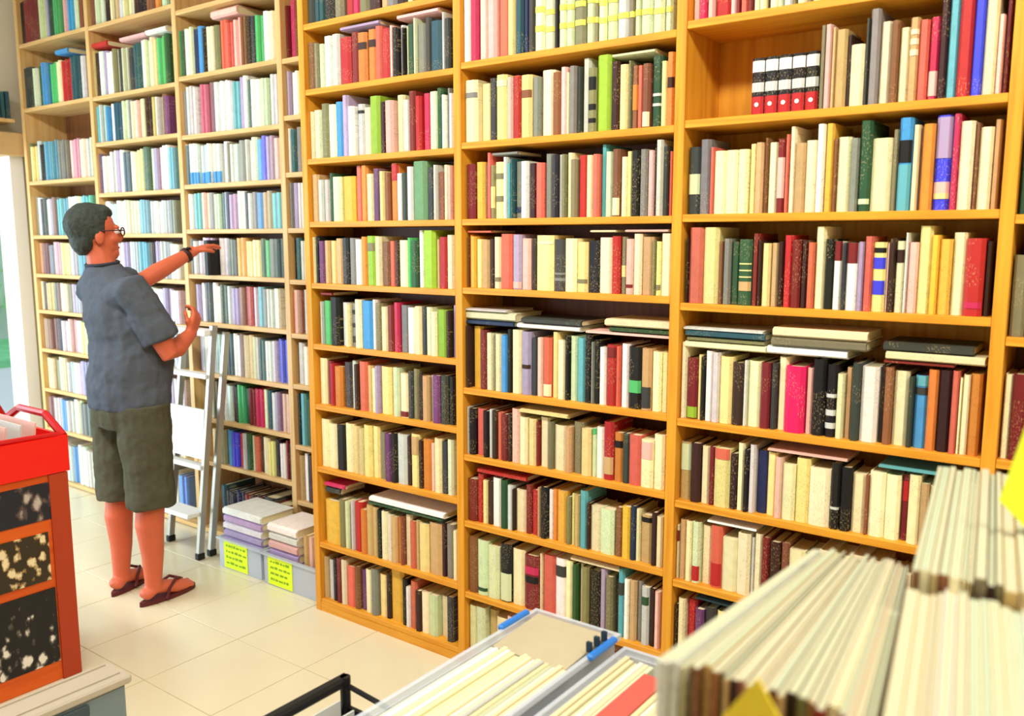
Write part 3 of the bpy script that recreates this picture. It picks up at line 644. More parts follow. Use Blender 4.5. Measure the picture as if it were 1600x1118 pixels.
def loft(bm, secs, n=16):
    """sections (x, y, z, rx, ry): level ellipses stacked into one closed skin"""
    rings = []
    for (x, y, z, rx, ry) in secs:
        rings.append([bm.verts.new((x + rx * math.cos(2 * PI * k / n), y + ry * math.sin(2 * PI * k / n), z)) for k in range(n)])
    for a, b in zip(rings[:-1], rings[1:]):
        for k in range(n):
            bm.faces.new((a[k], a[(k + 1) % n], b[(k + 1) % n], b[k]))
    bm.faces.new(rings[0][::-1]); bm.faces.new(rings[-1])

def ball(bm, c, r, rot=None, u=16, v=10):
    M = Matrix.Translation(c) @ (rot or Matrix.Identity(4)) @ Matrix.Diagonal((*r, 1))
    bmesh.ops.create_uvsphere(bm, u_segments=u, v_segments=v, radius=1.0, matrix=M)

def remesh(bm, name, material, voxel, smooth=4, tex=0.0, texsize=0.1, parent=None):
    bmesh.ops.recalc_face_normals(bm, faces=bm.faces)
    me = bpy.data.meshes.new(name + '_raw')
    bm.to_mesh(me); bm.free()
    o = link(bpy.data.objects.new(name + '_raw', me))
    r = o.modifiers.new('r', 'REMESH'); r.mode = 'VOXEL'; r.voxel_size = voxel
    s = o.modifiers.new('s', 'SMOOTH'); s.iterations = smooth; s.factor = 0.5
    if tex:
        t = bpy.data.textures.new(name + '_folds', 'CLOUDS'); t.noise_scale = texsize; t.noise_depth = 2
        d = o.modifiers.new('d', 'DISPLACE'); d.texture = t; d.strength = tex; d.mid_level = 0.5; d.texture_coords = 'LOCAL'
    dg = bpy.context.evaluated_depsgraph_get()
    out = bpy.data.meshes.new_from_object(o.evaluated_get(dg))
    bpy.data.objects.remove(o, do_unlink=True)
    bpy.data.meshes.remove(me)
    out.name = name
    out.materials.clear(); out.materials.append(material)
    for p in out.polygons: p.use_smooth = True
    return link(bpy.data.objects.new(name, out), parent)

def V(*a): return Vector(a)
def hand(bm, wrist, direc, palm_n, side, curl):
    """palm, four unequal bent fingers and a thumb off the side of the palm near its base"""
    d = Vector(direc).normalized()
    nrm = (Vector(palm_n) - d * Vector(palm_n).dot(d)).normalized()
    lat = d.cross(nrm).normalized() * side            # towards the thumb
    wrist = Vector(wrist)
    for off in (-0.026, -0.009, 0.009, 0.026):
        tube(bm, [wrist + lat * off * 0.5 - d * 0.01, wrist + d * 0.04 + lat * off * 0.9, wrist + d * 0.088 + lat * off], [0.017, 0.016, 0.012], 8)
    for off, ln in ((0.029, 0.070), (0.010, 0.080), (-0.010, 0.074), (-0.029, 0.058)):
        p = wrist + d * 0.082 + lat * off
        pts = [p]; ang = 0.0
        for f, c in ((0.42, curl * 0.7), (0.32, curl), (0.26, curl * 0.9)):
            ang += c
            p = p + (d * math.cos(ang) + nrm * math.sin(ang)) * ln * f
            pts.append(p)
        tube(bm, pts, [0.0095, 0.009, 0.0083, 0.007], 8)
    b = wrist + d * 0.022 + lat * 0.026
    tube(bm, [b - lat * 0.012, b + lat * 0.020 + d * 0.022 + nrm * 0.008, b + lat * 0.028 + d * 0.046 + nrm * 0.022, b + lat * 0.024 + d * 0.064 + nrm * 0.034], [0.014, 0.012, 0.010, 0.008], 8)

man = empty('person', (-3.50, -0.42, 0))
tag(man, 'man in a grey tee, khaki shorts and flip flops reaching up to a shelf', 'person')
HIP_R, HIP_L = V(.075, .045, .86), V(-.125, .045, .86)
KN_R, KN_L = V(.080, .055, .47), V(-.145, .045, .47)
AN_R, AN_L = V(.080, .045, .085), V(-.145, .025, .085)
SH_R, EL_R, WR_R, HD_R = V(.150, -.012, 1.375), V(.225, .095, 1.105), V(.160, .235, 1.175), V(-.05, .45, .85)
SH_L, EL_L, WR_L, HD_L = V(-.190, .010, 1.372), V(-.250, .270, 1.392), V(-.232, .520, 1.520), V(0.0, .87, .48)
HEAD = V(-.072, -.036, 1.603)

bm = bmesh.new()
TOR = [(-.025, .045, .80, .15, .105), (-.025, .045, .88, .175, .125), (-.025, .047, .96, .178, .135), (-.025, .06, 1.05, .172, .138),
       (-.028, .06, 1.16, .176, .132), (-.03, .035, 1.27, .184, .115), (-.033, .012, 1.36, .176, .092), (-.038, -.005, 1.42, .13, .07), (-.05, -.015, 1.46, .07, .058)]
loft(bm, TOR)
tube(bm, [(-.05, -.015, 1.42), (-.06, -.022, 1.49), (-.068, -.022, 1.56)], [.062, .057, .056], 12)
for h, k, a in ((HIP_R, KN_R, AN_R), (HIP_L, KN_L, AN_L)):
    calf = k.lerp(a, 0.30) + V(0, -.010, 0)
    tube(bm, [h, h.lerp(k, .5), k + V(0, 0, .05), k, calf, k.lerp(a, .65), a + V(0, 0, .02), a - V(0, 0, .03)], [.098, .082, .066, .061, .060, .047, .037, .038], 20)
for s, e, wv in ((SH_R, EL_R, WR_R), (SH_L, EL_L, WR_L)):
    tube(bm, [s + V(0.03 if s.x < 0 else -0.03, 0, -.01), s, s.lerp(e, .5), e, e.lerp(wv, .3), e.lerp(wv, .75), wv, wv + (wv - e).normalized() * .02],
         [.056, .057, .049, .040, .042, .033, .027, .026], 12)
hand(bm, WR_R, HD_R, V(-.6, -.5, -.2), 1, 0.75)
hand(bm, WR_L, V(.02, .86, .30), V(.1, .2, -.9), -1, 0.35)
def foot(bm, a, yaw):
    R = Matrix.Rotation(yaw, 3, 'Z')
    q = lambda x, y, z: V(a.x, a.y, 0) + R @ V(x, y, z)
    tube(bm, [q(0, -.058, .042), q(0, -.045, .048), q(0, 0, .066), q(.002, .05, .056), q(.004, .105, .038), q(.004, .150, .031)], [.022, .034, .036, .037, .040, .034], 12, flat=.75)
    for i, (tx, ln, r) in enumerate(((-.030, .052, .0125), (-.010, .050, .0095), (.008, .045, .0090), (.024, .038, .0085), (.037, .030, .0080))):
        if yaw > .1: pass
        tube(bm, [q(tx * .85, .135, .030), q(tx, .150 + ln * .45, .029), q(tx, .150 + ln, .026)], [r * 1.15, r, r * .85], 8)
foot(bm, AN_R, 0.08)
foot(bm, AN_L, 0.42)
# head: skull, jaw, nose, ears
hy = Matrix.Rotation(-0.18, 4, 'Z')
def hp(x, y, z): return HEAD + (hy @ Vector((x, y, z, 1))).to_3d()
ball(bm, hp(0, -.012, .028), (.074, .094, .092), hy)
ball(bm, hp(0, .030, -.030), (.062, .062, .078), hy)
ball(bm, hp(0, .054, -.078), (.044, .040, .034), hy)
tube(bm, [hp(0, .078, .022), hp(0, .100, -.006), hp(0, .108, -.020)], [.010, .013, .014], 8)
ball(bm, hp(0, .094, -.024), (.018, .014, .011), hy)
ball(bm, hp(0, .080, .030), (.050, .016, .012), hy)
ball(bm, hp(0, .084, -.056), (.022, .011, .010), hy)
for sx in (-1, 1):
    ball(bm, hp(.074 * sx, -.004, -.012), (.009, .020, .032), hy)
    ball(bm, hp(.040 * sx, .060, -.018), (.026, .026, .024), hy)
body = remesh(bm, 'body', SKIN, .0052, 4, parent=man)
for sx in (-1, 1):
    bm = bmesh.new(); ball(bm, hp(.030 * sx, .077, .012), (.0125, .0125, .0125))
    eye = obj('eye', bm, EYEW, man, True)
    bm = bmesh.new(); ball(bm, hp(.030 * sx, .0872, .012), (.0055, .003, .0055))
    obj('iris', bm, BLACK, eye, True)
bm = bmesh.new(); ball(bm, hp(0, .090, -.055), (.020, .006, .0045), hy); obj('mouth', bm, LIP, man, True)
# hair
bm = bmesh.new()
ball(bm, hp(0, -.026, .040), (.080, .094, .092), hy)
ball(bm, hp(0, -.050, -.022), (.064, .050, .066), hy)
ball(bm, hp(0, .018, .090), (.060, .056, .036), hy)
for sx in (-1, 1): ball(bm, hp(.066 * sx, -.010, .020), (.015, .034, .034), hy)
bmesh.ops.recalc_face_normals(bm, faces=bm.faces)
remesh(bm, 'hair', HAIR, .006, 3, .011, .03, man)
# glasses
bm = bmesh.new()
for sx in (-1, 1):
    c = hp(.032 * sx, .103, .012)
    pts = [c + (hy @ Vector((.023 * math.cos(a), 0, .017 * math.sin(a), 1))).to_3d() for a in [2 * PI * k / 14 for k in range(15)]]
    tube(bm, pts, .0028, 6, False)
    tube(bm, [hp(.055 * sx, .102, .016), hp(.078 * sx, .085, .018), hp(.083 * sx, .0, .014)], .0028, 6)
tube(bm, [hp(-.009, .104, .014), hp(0, .108, .017), hp(.009, .104, .014)], .0028, 6)
obj('glasses', bm, mat('dark_red_frame', srgb(70, 26, 26), .4), man, True)
# tee
bm = bmesh.new()
loft(bm, [(-.025, .047, .868, .197, .150), (-.025, .05, .95, .200, .160), (-.025, .062, 1.05, .197, .163), (-.028, .062, 1.16, .198, .155),
          (-.03, .035, 1.27, .204, .135), (-.033, .014, 1.35, .200, .112), (-.036, .002, 1.41, .165, .090), (-.047, -.012, 1.455, .090, .072), (-.056, -.018, 1.482, .072, .066)])
for s, e in ((SH_R, EL_R), (SH_L, EL_L)):
    inner = V(0.10 if s.x < 0 else -0.10, 0.01, -.03)
    tube(bm, [s + inner, s + V(0, 0, -.004), s.lerp(e, .35), s.lerp(e, .72), s.lerp(e, .76)], [.085, .078, .077, .075, .073], 14)
remesh(bm, 'tee_shirt', TEE, .0062, 9, .030, .10, man)
bm = bmesh.new()
pts = [V(-.058 + .068 * math.cos(a), -.019 + .062 * math.sin(a), 1.482 + .008 * math.sin(a)) for a in [2 * PI * k / 20 for k in range(21)]]
tube(bm, pts, .007, 6, False)
obj('neck_band', bm, mat('dark_rib', srgb(54, 58, 68), .95), man, True)
# shorts
bm = bmesh.new()
loft(bm, [(-.025, .045, .78, .172, .125), (-.025, .045, .86, .186, .142), (-.025, .047, .94, .184, .146), (-.028, .05, .99, .178, .145)])
for h, k in ((HIP_R, KN_R), (HIP_L, KN_L)):
    b = h.lerp(k, 1.08)
    tube(bm, [h + V(0, 0, .03), h.lerp(k, .4), h.lerp(k, .8), b, b - V(0, 0, .004)], [.112, .108, .101, .100, .097], 16)
remesh(bm, 'shorts', SHORT, .0062, 4, .022, .09, man)
# flip flops
for a, yaw in ((AN_R, 0.08), (AN_L, 0.42)):
    bm = bmesh.new()
    R = Matrix.Rotation(yaw, 3, 'Z')
    out = []
    for t in range(24):
        an = 2 * PI * t / 24
        yy = .068 + .142 * math.sin(an)
        xx = (.040 + .010 * math.sin(an)) * math.cos(an)
        out.append(R @ V(xx, yy, 0) + V(a.x, a.y, 0))
    lo = [bm.verts.new(p + V(0, 0, .001)) for p in out]; hi = [bm.verts.new(p + V(0, 0, .019)) for p in out]
    bm.faces.new(lo[::-1]); bm.faces.new(hi)
    for k in range(24): bm.faces.new((lo[k], lo[(k + 1) % 24], hi[(k + 1) % 24], hi[k]))
    ff = obj('flip_flop', bm, RUBBER, man)
    bm = bmesh.new()
    q = lambda x, y, z: V(a.x, a.y, 0) + R @ V(x, y, z)
    tube(bm, [q(-.018, .165, .016), q(-.018, .155, .052), q(.02, .10, .082), q(.046, .045, .055), q(.047, .03, .014)], .007, 6)
    tube(bm, [q(-.018, .155, .052), q(-.028, .10, .080), q(-.044, .05, .055), q(-.045, .03, .014)], .007, 6)
    obj('strap', bm, RUBBER, ff)
# watch
bm = bmesh.new()
wd = (WR_L - EL_L).normalized()
c = WR_L - wd * .03
tube(bm, [c - wd * .010, c + wd * .010], .036, 14, True)
wt = obj('wristwatch', bm, mat('dark_strap', srgb(54, 26, 24), .5), man, True)
bm = bmesh.new()
ball(bm, c + V(.02, 0, .033), (.014, .014, .006)); obj('watch_face', bm, BLACK, wt, True)
# ------------------------------------------------------------------ folded step ladder
ALU = mat('aluminium', srgb(176, 174, 164), 0.35, 0.5, 0.6)
LADW = mat('white_tread', srgb(240, 242, 240), 0.5)
lad = empty('step_ladder', (-3.88, 0.12, 0))
tag(lad, 'folded aluminium step ladder with white treads leaning on the shelves behind the man', 'ladder')
def rail(x, y0, y1, top, w=0.022, d=0.030):
    bm = bmesh.new()
    a, b = V(x + 3.88, y0 - .12, .03), V(x + 3.88, y1 - .12, top)
    v = [bm.verts.new(p + V(sx * w / 2, sy * d / 2, 0)) for p in (a, b) for sx, sy in ((-1, -1), (1, -1), (1, 1), (-1, 1))]
    for f in ((3, 2, 1, 0), (4, 5, 6, 7), (0, 1, 5, 4), (1, 2, 6, 5), (2, 3, 7, 6), (3, 0, 4, 7)): bm.faces.new([v[i] for i in f])
    o = obj('rail', bm, ALU, lad)
    bm = bmesh.new(); box(bm, x + 3.88 - .016, x + 3.88 + .016, y0 - .12 - .02, y0 - .12 + .02, 0, .034)
    bevel(bm, .004); obj('rubber_foot', bm, BLACK, o)
for x in (-3.705, -4.065):
    rail(x, .045, .185, 1.16)
    rail(x, .112, .255, 1.12)
def tread(z, dep, name='tread', thick=.022, white=True):
    y = .045 + (.185 - .045) * z / 1.16 - .12
    bm = bmesh.new(); box(bm, -.172, .172, y - dep, y + .02, z - thick, z); bevel(bm, .003)
    return obj(name, bm, LADW if white else ALU, lad)
tread(.24, .085); tread(.47, .03); tread(.92, .03); tread(1.14, .05, 'top_cap', .03)
bm = bmesh.new()
y = .045 + .14 * .62 / 1.16 - .12
v = [bm.verts.new(p) for p in ((-.165, y - .030, .50), (.165, y - .030, .50), (.165, y - .018, .50), (-.165, y - .018, .50), (-.165, y - .005, .745), (.165, y - .005, .745), (.165, y + .007, .745), (-.165, y + .007, .745))]
for f in ((3, 2, 1, 0), (4, 5, 6, 7), (0, 1, 5, 4), (1, 2, 6, 5), (2, 3, 7, 6), (3, 0, 4, 7)): bm.faces.new([v[i] for i in f])
obj('platform', bm, LADW, lad)

# ------------------------------------------------------------------ clear crates with yellow notes at the foot of the narrow bay
def clear_plastic(name, col, alpha):
    m = mat(name, col, 0.25, 0.5)
    m.node_tree.nodes['Principled BSDF'].inputs['Alpha'].default_value = alpha
    return m
CLEAR = clear_plastic('clear_plastic', srgb(214, 222, 232), 0.55)
NOTE = mat('yellow_note', srgb(226, 250, 40), 0.7)
INK = mat('green_ink', srgb(130, 170, 30), 0.7)
def open_box(bm, x0, x1, y0, y1, z0, z1, t=0.004):
    box(bm, x0, x1, y0, y1, z0, z0 + t)
    box(bm, x0, x1, y0, y0 + t, z0 + t, z1); box(bm, x0, x1, y1 - t, y1, z0 + t, z1)
    box(bm, x0, x0 + t, y0 + t, y1 - t, z0 + t, z1); box(bm, x1 - t, x1, y0 + t, y1 - t, z0 + t, z1)
def rim(bm, x0, x1, y0, y1, z, w=0.014, h=0.012):
    box(bm, x0 - w, x1 + w, y0 - w, y0, z - h, z); box(bm, x0 - w, x1 + w, y1, y1 + w, z - h, z)
    box(bm, x0 - w, x0, y0, y1, z - h, z); box(bm, x1, x1 + w, y0, y1, z - h, z)
for k, (x0, x1, yf, lab, nx0, nx1) in enumerate(((-3.555, -3.235, .055, 'clear plastic crate with a yellow note, beside the ladder feet', .04, .22),
                                       (-3.205, -2.845, .050, 'clear plastic crate with a yellow note, beside the oak bookcase end', .03, .20))):
    cr = empty('plastic_crate', (x0, yf, 0)); tag(cr, lab, 'crate', 'clear crates on the floor')
    bm = bmesh.new(); open_box(bm, 0, x1 - x0, 0, .235, 0.001, .150); obj('tub', bm, CLEAR, cr)
    bm = bmesh.new(); rim(bm, 0, x1 - x0, 0, .235, .150, .010, .010); obj('rim', bm, CLEAR, cr)
    bm = bmesh.new(); box(bm, nx0, nx1, -.0022, -.0005, .006, .142); nt_ = obj('note', bm, NOTE, cr)
    bm = bmesh.new()
    rr = random.Random(3 + k)
    for line in range(4):
        xx = nx0 + .018
        while xx < nx1 - .03:
            l = rr.uniform(.008, .028)
            box(bm, xx, xx + l, -.0030, -.0022, .112 - line * .028, .119 - line * .028 + rr.uniform(0, .005))
            xx += l + rr.uniform(.004, .01)
    obj('handwriting', bm, INK, nt_)
def flat_book(x0, x1, y0, y1, z, t, c, lab, grp, name='magazine', cat='magazine'):
    M = Matrix.Translation((x0, y0, z + t)) @ Matrix(((0, 0, 1, 0), (0, 1, 0, 0), (-1, 0, 0, 0), (0, 0, 0, 1))) @ Matrix.Diagonal((t - .0006, y1 - y0, x1 - x0, 1))
    o = make_book(M, c, [], lab, grp, name); o['category'] = cat
    return o
z = .007
for i in range(8):
    flat_book(-3.54 + random.uniform(0, .006), -3.25, .066 + random.uniform(0, .006), .272, z, .036, 'llvllzlw'[i],
              '%s magazine, %s from the bottom in the pile by the ladder feet' % (NAMES['llvllzlw'[i]], nth(i + 1)), 'magazines piled in the left clear crate')
    z += .036
z = .007
for i in range(7):
    flat_book(-3.19 + random.uniform(0, .006), -2.99, .062 + random.uniform(0, .006), .270, z, .040, 'pbblpzw'[i],
              '%s magazine, %s from the bottom in the pile by the oak bookcase' % (NAMES['pbblpzw'[i]], nth(i + 1)), 'magazines piled in the right clear crate')
    z += .040
for i, (xx, c) in enumerate(((-2.965, 't'), (-2.928, 'p'), (-2.890, 'R'))):
    M = Matrix.Translation((xx, .08, .006)) @ Matrix.Diagonal((.032, .16, .265, 1))
    make_book(M, c, [], '%s book standing in the crate beside the oak bookcase end' % NAMES[c], 'books standing in the right clear crate')

# ------------------------------------------------------------------ orange cabinet with pictures and a red bin, left edge
CABW = wood('orange_panel', srgb(226, 100, 28), srgb(206, 80, 20), 1)
RED = mat('red_plastic', srgb(240, 20, 12), 0.35, 0.5)
DRED = mat('dark_red_plastic', srgb(190, 12, 18), 0.35, 0.5)
cab = empty('cabinet', (-3.30, -1.35, 0)); tag(cab, 'orange wooden cabinet with three band photographs under a red bin', 'cabinet')
bm = bmesh.new(); box(bm, -.23, .23, -.45, .466, 0, .765); bevel(bm, .003); obj('body', bm, CABW, cab)
bm = bmesh.new(); box(bm, .2305, .238, .40, .466, 0.002, .763); obj('corner_strip', bm, mat('dark_orange_edge', srgb(176, 62, 30), .5), cab)
bm = bmesh.new(); open_box(bm, -.24, .24, -.46, .474, .766, .895, .012); obj('bin', bm, RED, cab)
bm = bmesh.new()
pts = []
for k in range(9):
    a = PI * k / 8
    pts.append((-.235 + .0, .02 + .45 * math.cos(a), .90 + .11 * math.sin(a) ** .5 if 0 < k < 8 else .89))
tube(bm, pts, .014, 8)
tube(bm, [(.225, p[1], .89 + (p[2] - .89) * .12) for p in pts], .010, 8)
tube(bm, [(-.235, .466, .89), (-.1, .468, .955), (.1, .468, .955), (.228, .466, .89)], .014, 8)
obj('bin_handle', bm, DRED, cab)
def photo_mat(name, dark, light, scale, thr, seed, tint, grad=None):
    m = mat(name, dark, 0.35, 0.4)
    nt = m.node_tree; b = nt.nodes['Principled BSDF']
    tc = nt.nodes.new('ShaderNodeTexCoord')
    mp = nt.nodes.new('ShaderNodeMapping'); mp.inputs['Location'].default_value = (seed, seed * 2, seed); mp.inputs['Scale'].default_value = (1, 1, .7)
    vo = nt.nodes.new('ShaderNodeTexVoronoi'); vo.inputs['Scale'].default_value = scale
    no = nt.nodes.new('ShaderNodeTexNoise'); no.inputs['Scale'].default_value = scale * 1.7; no.inputs['Detail'].default_value = 5
    nt.links.new(tc.outputs['Object'], mp.inputs['Vector']); nt.links.new(mp.outputs['Vector'], vo.inputs['Vector']); nt.links.new(mp.outputs['Vector'], no.inputs['Vector'])
    sub = nt.nodes.new('ShaderNodeMath'); sub.operation = 'SUBTRACT'
    nt.links.new(no.outputs['Fac'], sub.inputs[0]); nt.links.new(vo.outputs['Distance'], sub.inputs[1])
    if grad:      # the figures stand in the lower part of the print
        sx = nt.nodes.new('ShaderNodeSeparateXYZ'); nt.links.new(tc.outputs['Object'], sx.inputs[0])
        mr = nt.nodes.new('ShaderNodeMapRange'); mr.inputs['From Min'].default_value = grad[0]; mr.inputs['From Max'].default_value = grad[1]
        mr.inputs['To Min'].default_value = .22; mr.inputs['To Max'].default_value = -.20
        nt.links.new(sx.outputs[2], mr.inputs['Value'])
        ad = nt.nodes.new('ShaderNodeMath'); nt.links.new(sub.outputs[0], ad.inputs[0]); nt.links.new(mr.outputs[0], ad.inputs[1])
        sub = ad
    cr = nt.nodes.new('ShaderNodeValToRGB')
    e = cr.color_ramp.elements
    e[0].position = thr; e[0].color = dark
    e[1].position = thr + .32; e[1].color = light
    q = e.new(thr + .14); q.color = tint
    nt.links.new(sub.outputs[0], cr.inputs['Fac']); nt.links.new(cr.outputs['Color'], b.inputs['Base Color'])
    return m
for zz0, zz1, yy0, yy1, m, lab in ((.605, .738, .155, .425, photo_mat('photo_dark', srgb(28, 32, 44), srgb(190, 180, 170), 22, .02, 1.3, srgb(96, 78, 74)), 'dark photograph of a reclining figure'),
                              (.385, .560, .10, .385, photo_mat('photo_crowd', srgb(50, 40, 26), srgb(240, 224, 180), 34, -.06, 4.1, srgb(150, 118, 66)), 'golden brown group photograph'),
                              (.075, .352, .125, .395, photo_mat('photo_band', srgb(18, 18, 22), srgb(236, 232, 220), 30, .12, 7.7, srgb(92, 86, 78), (.10, .30)), 'dark photograph of a band on stage')):
    bm = bmesh.new(); box(bm, .2300, .2345, yy0, yy1, zz0, zz1)
    o = obj('photograph', bm, m, cab); o['label'] = lab
rr = random.Random(9)
for k in range(15):
    bm = bmesh.new()
    box(bm, -.19, .19, -.003, .003, 0, .165)
    o = obj('record_sleeve', bm, PLAIN)
    o.location = (-3.30, -1.68 + .050 * k, .782); o.rotation_euler = (rr.uniform(-.20, -.12), 0, 0)
    o.color = pal(rr.choice('zzwpxwpzt'))
    tag(o, 'pale record sleeve in the red bin on the orange cabinet, %s from the front' % nth(k + 1), 'record', 'record sleeves in the red bin')

# ------------------------------------------------------------------ grey storage box bottom left
GREYP = mat('grey_plastic', srgb(188, 178, 160), 0.5, noise=.05)
BLUEP = clear_plastic('smoky_blue_plastic', srgb(120, 140, 150), 0.85)
sb = empty('storage_box', (-2.42, -1.45, 0)); tag(sb, 'long smoky plastic storage box with a beige lid, bottom left corner', 'box')
bm = bmesh.new(); box(bm, -.055, .055, -.36, .355, 0.001, .272); bevel(bm, .006); obj('tub', bm, BLUEP, sb)
bm = bmesh.new(); box(bm, -.068, .068, -.375, .37, .273, .300); bevel(bm, .006); lid = obj('lid', bm, GREYP, sb)
bm = bmesh.new(); box(bm, -.050, -.044, -.36, .35, .300, .305); box(bm, .030, .036, -.36, .35, .300, .305); obj('lid_ridge', bm, GREYP, lid)
bm = bmesh.new(); box(bm, .0552, .066, .14, .24, .225, .262); bevel(bm, .004); obj('clip', bm, mat('dark_clip', srgb(66, 80, 88), .5), sb)

# ------------------------------------------------------------------ black crate with papers, bottom edge
bc = empty('black_crate', (-1.26, -1.38, 0)); tag(bc, 'black slatted crate of papers cut off by the bottom edge', 'crate')
for zz in (.10, .22, .34, .46):
    for yy in (-.285, .285):
        bm = bmesh.new(); box(bm, -.14, .14, yy - .005, yy + .005, zz, zz + .07); obj('slat', bm, BLACK, bc)
    for xx in (-.145, .145):
        bm = bmesh.new(); box(bm, xx - .005, xx + .005, -.28, .28, zz, zz + .07); obj('slat', bm, BLACK, bc)
for xx in (-.145, .145):
    for yy in (-.285, .285):
        bm = bmesh.new(); tube(bm, [(xx, yy, 0), (xx, yy, .60)], .012, 8); obj('post', bm, BLACK, bc)
bm = bmesh.new(); box(bm, -.165, -.137, -.30, .30, .575, .600); bevel(bm, .006); obj('top_rail', bm, BLACK, bc)
bm = bmesh.new(); tube(bm, [(-.14, .287, .578), (0, .287, .565), (.05, .287, .572)], .006, 6); tube(bm, [(.05, .287, .572), (.062, .287, .578)], .014, 8); obj('latch_bar', bm, BLACK, bc)
bm = bmesh.new(); box(bm, -.14, .14, -.28, .28, .08, .09); obj('bottom', bm, BLACK, bc)
rr = random.Random(2)
for k in range(11):
    bm = bmesh.new(); box(bm, -.0018, .0018, -.26, .24, 0, .46 + rr.uniform(-.02, .02)); o = obj('paper_folder', bm, PLAIN)
    o.location = (-1.26 - .118 + .024 * k, -1.385 + rr.uniform(-.01, .01), .0905); o.color = pal('zwzamwyczcw'[k])
    tag(o, '%s paper folder filed in the black slatted crate' % NAMES['zwzamwyczcw'[k]] + (', %s from left' % nth(k + 1)), 'folder', 'folders in the black crate')

# ------------------------------------------------------------------ table with two clear crates of sheets
TBL = wood('pale_table', srgb(220, 190, 140), srgb(200, 166, 112), 0)
tb = empty('display_table', (-.76, -1.22, 0)); tag(tb, 'low wooden table under the clear crates of paper sleeves', 'table')
bm = bmesh.new(); box(bm, -.31, .20, -.45, .38, .470, .498); bevel(bm, .003); obj('table_top', bm, TBL, tb)
for xx in (-.28, .17):
    for yy in (-.42, .35):
        bm = bmesh.new(); box(bm, xx - .02, xx + .02, yy - .02, yy + .02, 0, .470); obj('leg', bm, TBL, tb)
BLUEH = mat('blue_handle', srgb(38, 118, 206), 0.4, 0.5)
DTAB = mat('dark_tab', srgb(30, 50, 66), .5)
def sleeve_crate(x0, x1, y0, y1, ztop, lab, colours, seed, handles):
    cr = empty('sleeve_crate', ((x0 + x1) / 2, (y0 + y1) / 2, .499)); tag(cr, lab, 'crate')
    cx, cy = (x0 + x1) / 2, (y0 + y1) / 2
    h = ztop - .499
    bm = bmesh.new(); open_box(bm, x0 - cx, x1 - cx, y0 - cy, y1 - cy, 0, h - .012, .004); obj('tub', bm, CLEAR, cr)
    bm = bmesh.new(); rim(bm, x0 - cx, x1 - cx, y0 - cy, y1 - cy, h, .010, .012); obj('rim', bm, CLEAR, cr)
    if handles:
        for xx, tabs in ((x0 - cx - .012, False), (x1 - cx + .012, True)):
            ye = y1 - cy - .02
            bm = bmesh.new(); box(bm, xx - .008, xx + .008, ye - .105, ye, h - .006, h + .008); bevel(bm, .004)
            hd = obj('handle', bm, BLUEH, cr)
            for i in range(3 if tabs else 0):
                bm = bmesh.new(); box(bm, xx - .020, xx - .009, ye - .085 + .030 * i, ye - .077 + .030 * i, h + .001, h + .022)
                obj('handle_tab', bm, DTAB, hd)
    rr = random.Random(seed)
    wts = [4.5 if c == 's' else 1.0 for c in colours]
    unit = (x1 - x0 - .014) / sum(wts)
    x = x0 + .007
    for k, c in enumerate(colours):
        t = unit * wts[k]
        L = (y1 - y0) - (.19 if handles else .07 if c == 's' else .03)
        hh = h - .016 + rr.uniform(-.003, .009)
        bm = bmesh.new()
        box(bm, -t * .485, t * .485, -L / 2, L / 2, 0, hh)
        if c != 's': bevel(bm, .0012)
        o = obj('paper_sleeve' if c != 's' else 'divider_card', bm, PLAIN)
        o.location = (x + t / 2, y0 + .012 + L / 2 + rr.uniform(-.004, .004), .5035)
        o.color = tuple(v * (.80 if c != 's' else .9) for v in pal(c, .06)[:3]) + (1,)
        x += t
        if c == 's':
            tag(o, 'salmon red folder among the cream sleeves beside the book stand', 'folder')
        else:
            tag(o, '%s paper sleeve, %s from left in the clear crate %s' % (NAMES[c], nth(k + 1), 'with blue handles' if handles else 'beside the blue handled one'), 'sleeve',
                'sleeves in the clear crate %s' % ('with blue handles' if handles else 'beside the blue handled one'))
sleeve_crate(-1.062, -.860, -1.60, -.822, .750, 'clear crate of cream sleeves with blue handles, bottom centre', 'zwzcwcceccwczcewcc', 4, True)
sleeve_crate(-.822, -.572, -1.60, -.840, .735, 'clear crate of cream sleeves with a salmon divider, beside the book stand', 'ccewcescwccecwcecc', 6, False)
bm = bmesh.new()
v = [bm.verts.new(p) for p in ((-1.054, -1.0, .736), (-.874, -1.0, .736), (-.874, -.830, .746), (-1.054, -.830, .746), (-1.054, -1.0, .738), (-.874, -1.0, .738), (-.874, -.830, .748), (-1.054, -.830, .748))]
for f in ((3, 2, 1, 0), (4, 5, 6, 7), (0, 1, 5, 4), (1, 2, 6, 5), (2, 3, 7, 6), (3, 0, 4, 7)): bm.faces.new([v[i] for i in f])
o = obj('cardboard_sheet', bm, mat('grey_board', srgb(176, 166, 136), .8, noise=.08, nscale=12))
tag(o, 'grey cardboard sheet lying at the far end of the blue handled crate', 'sheet')

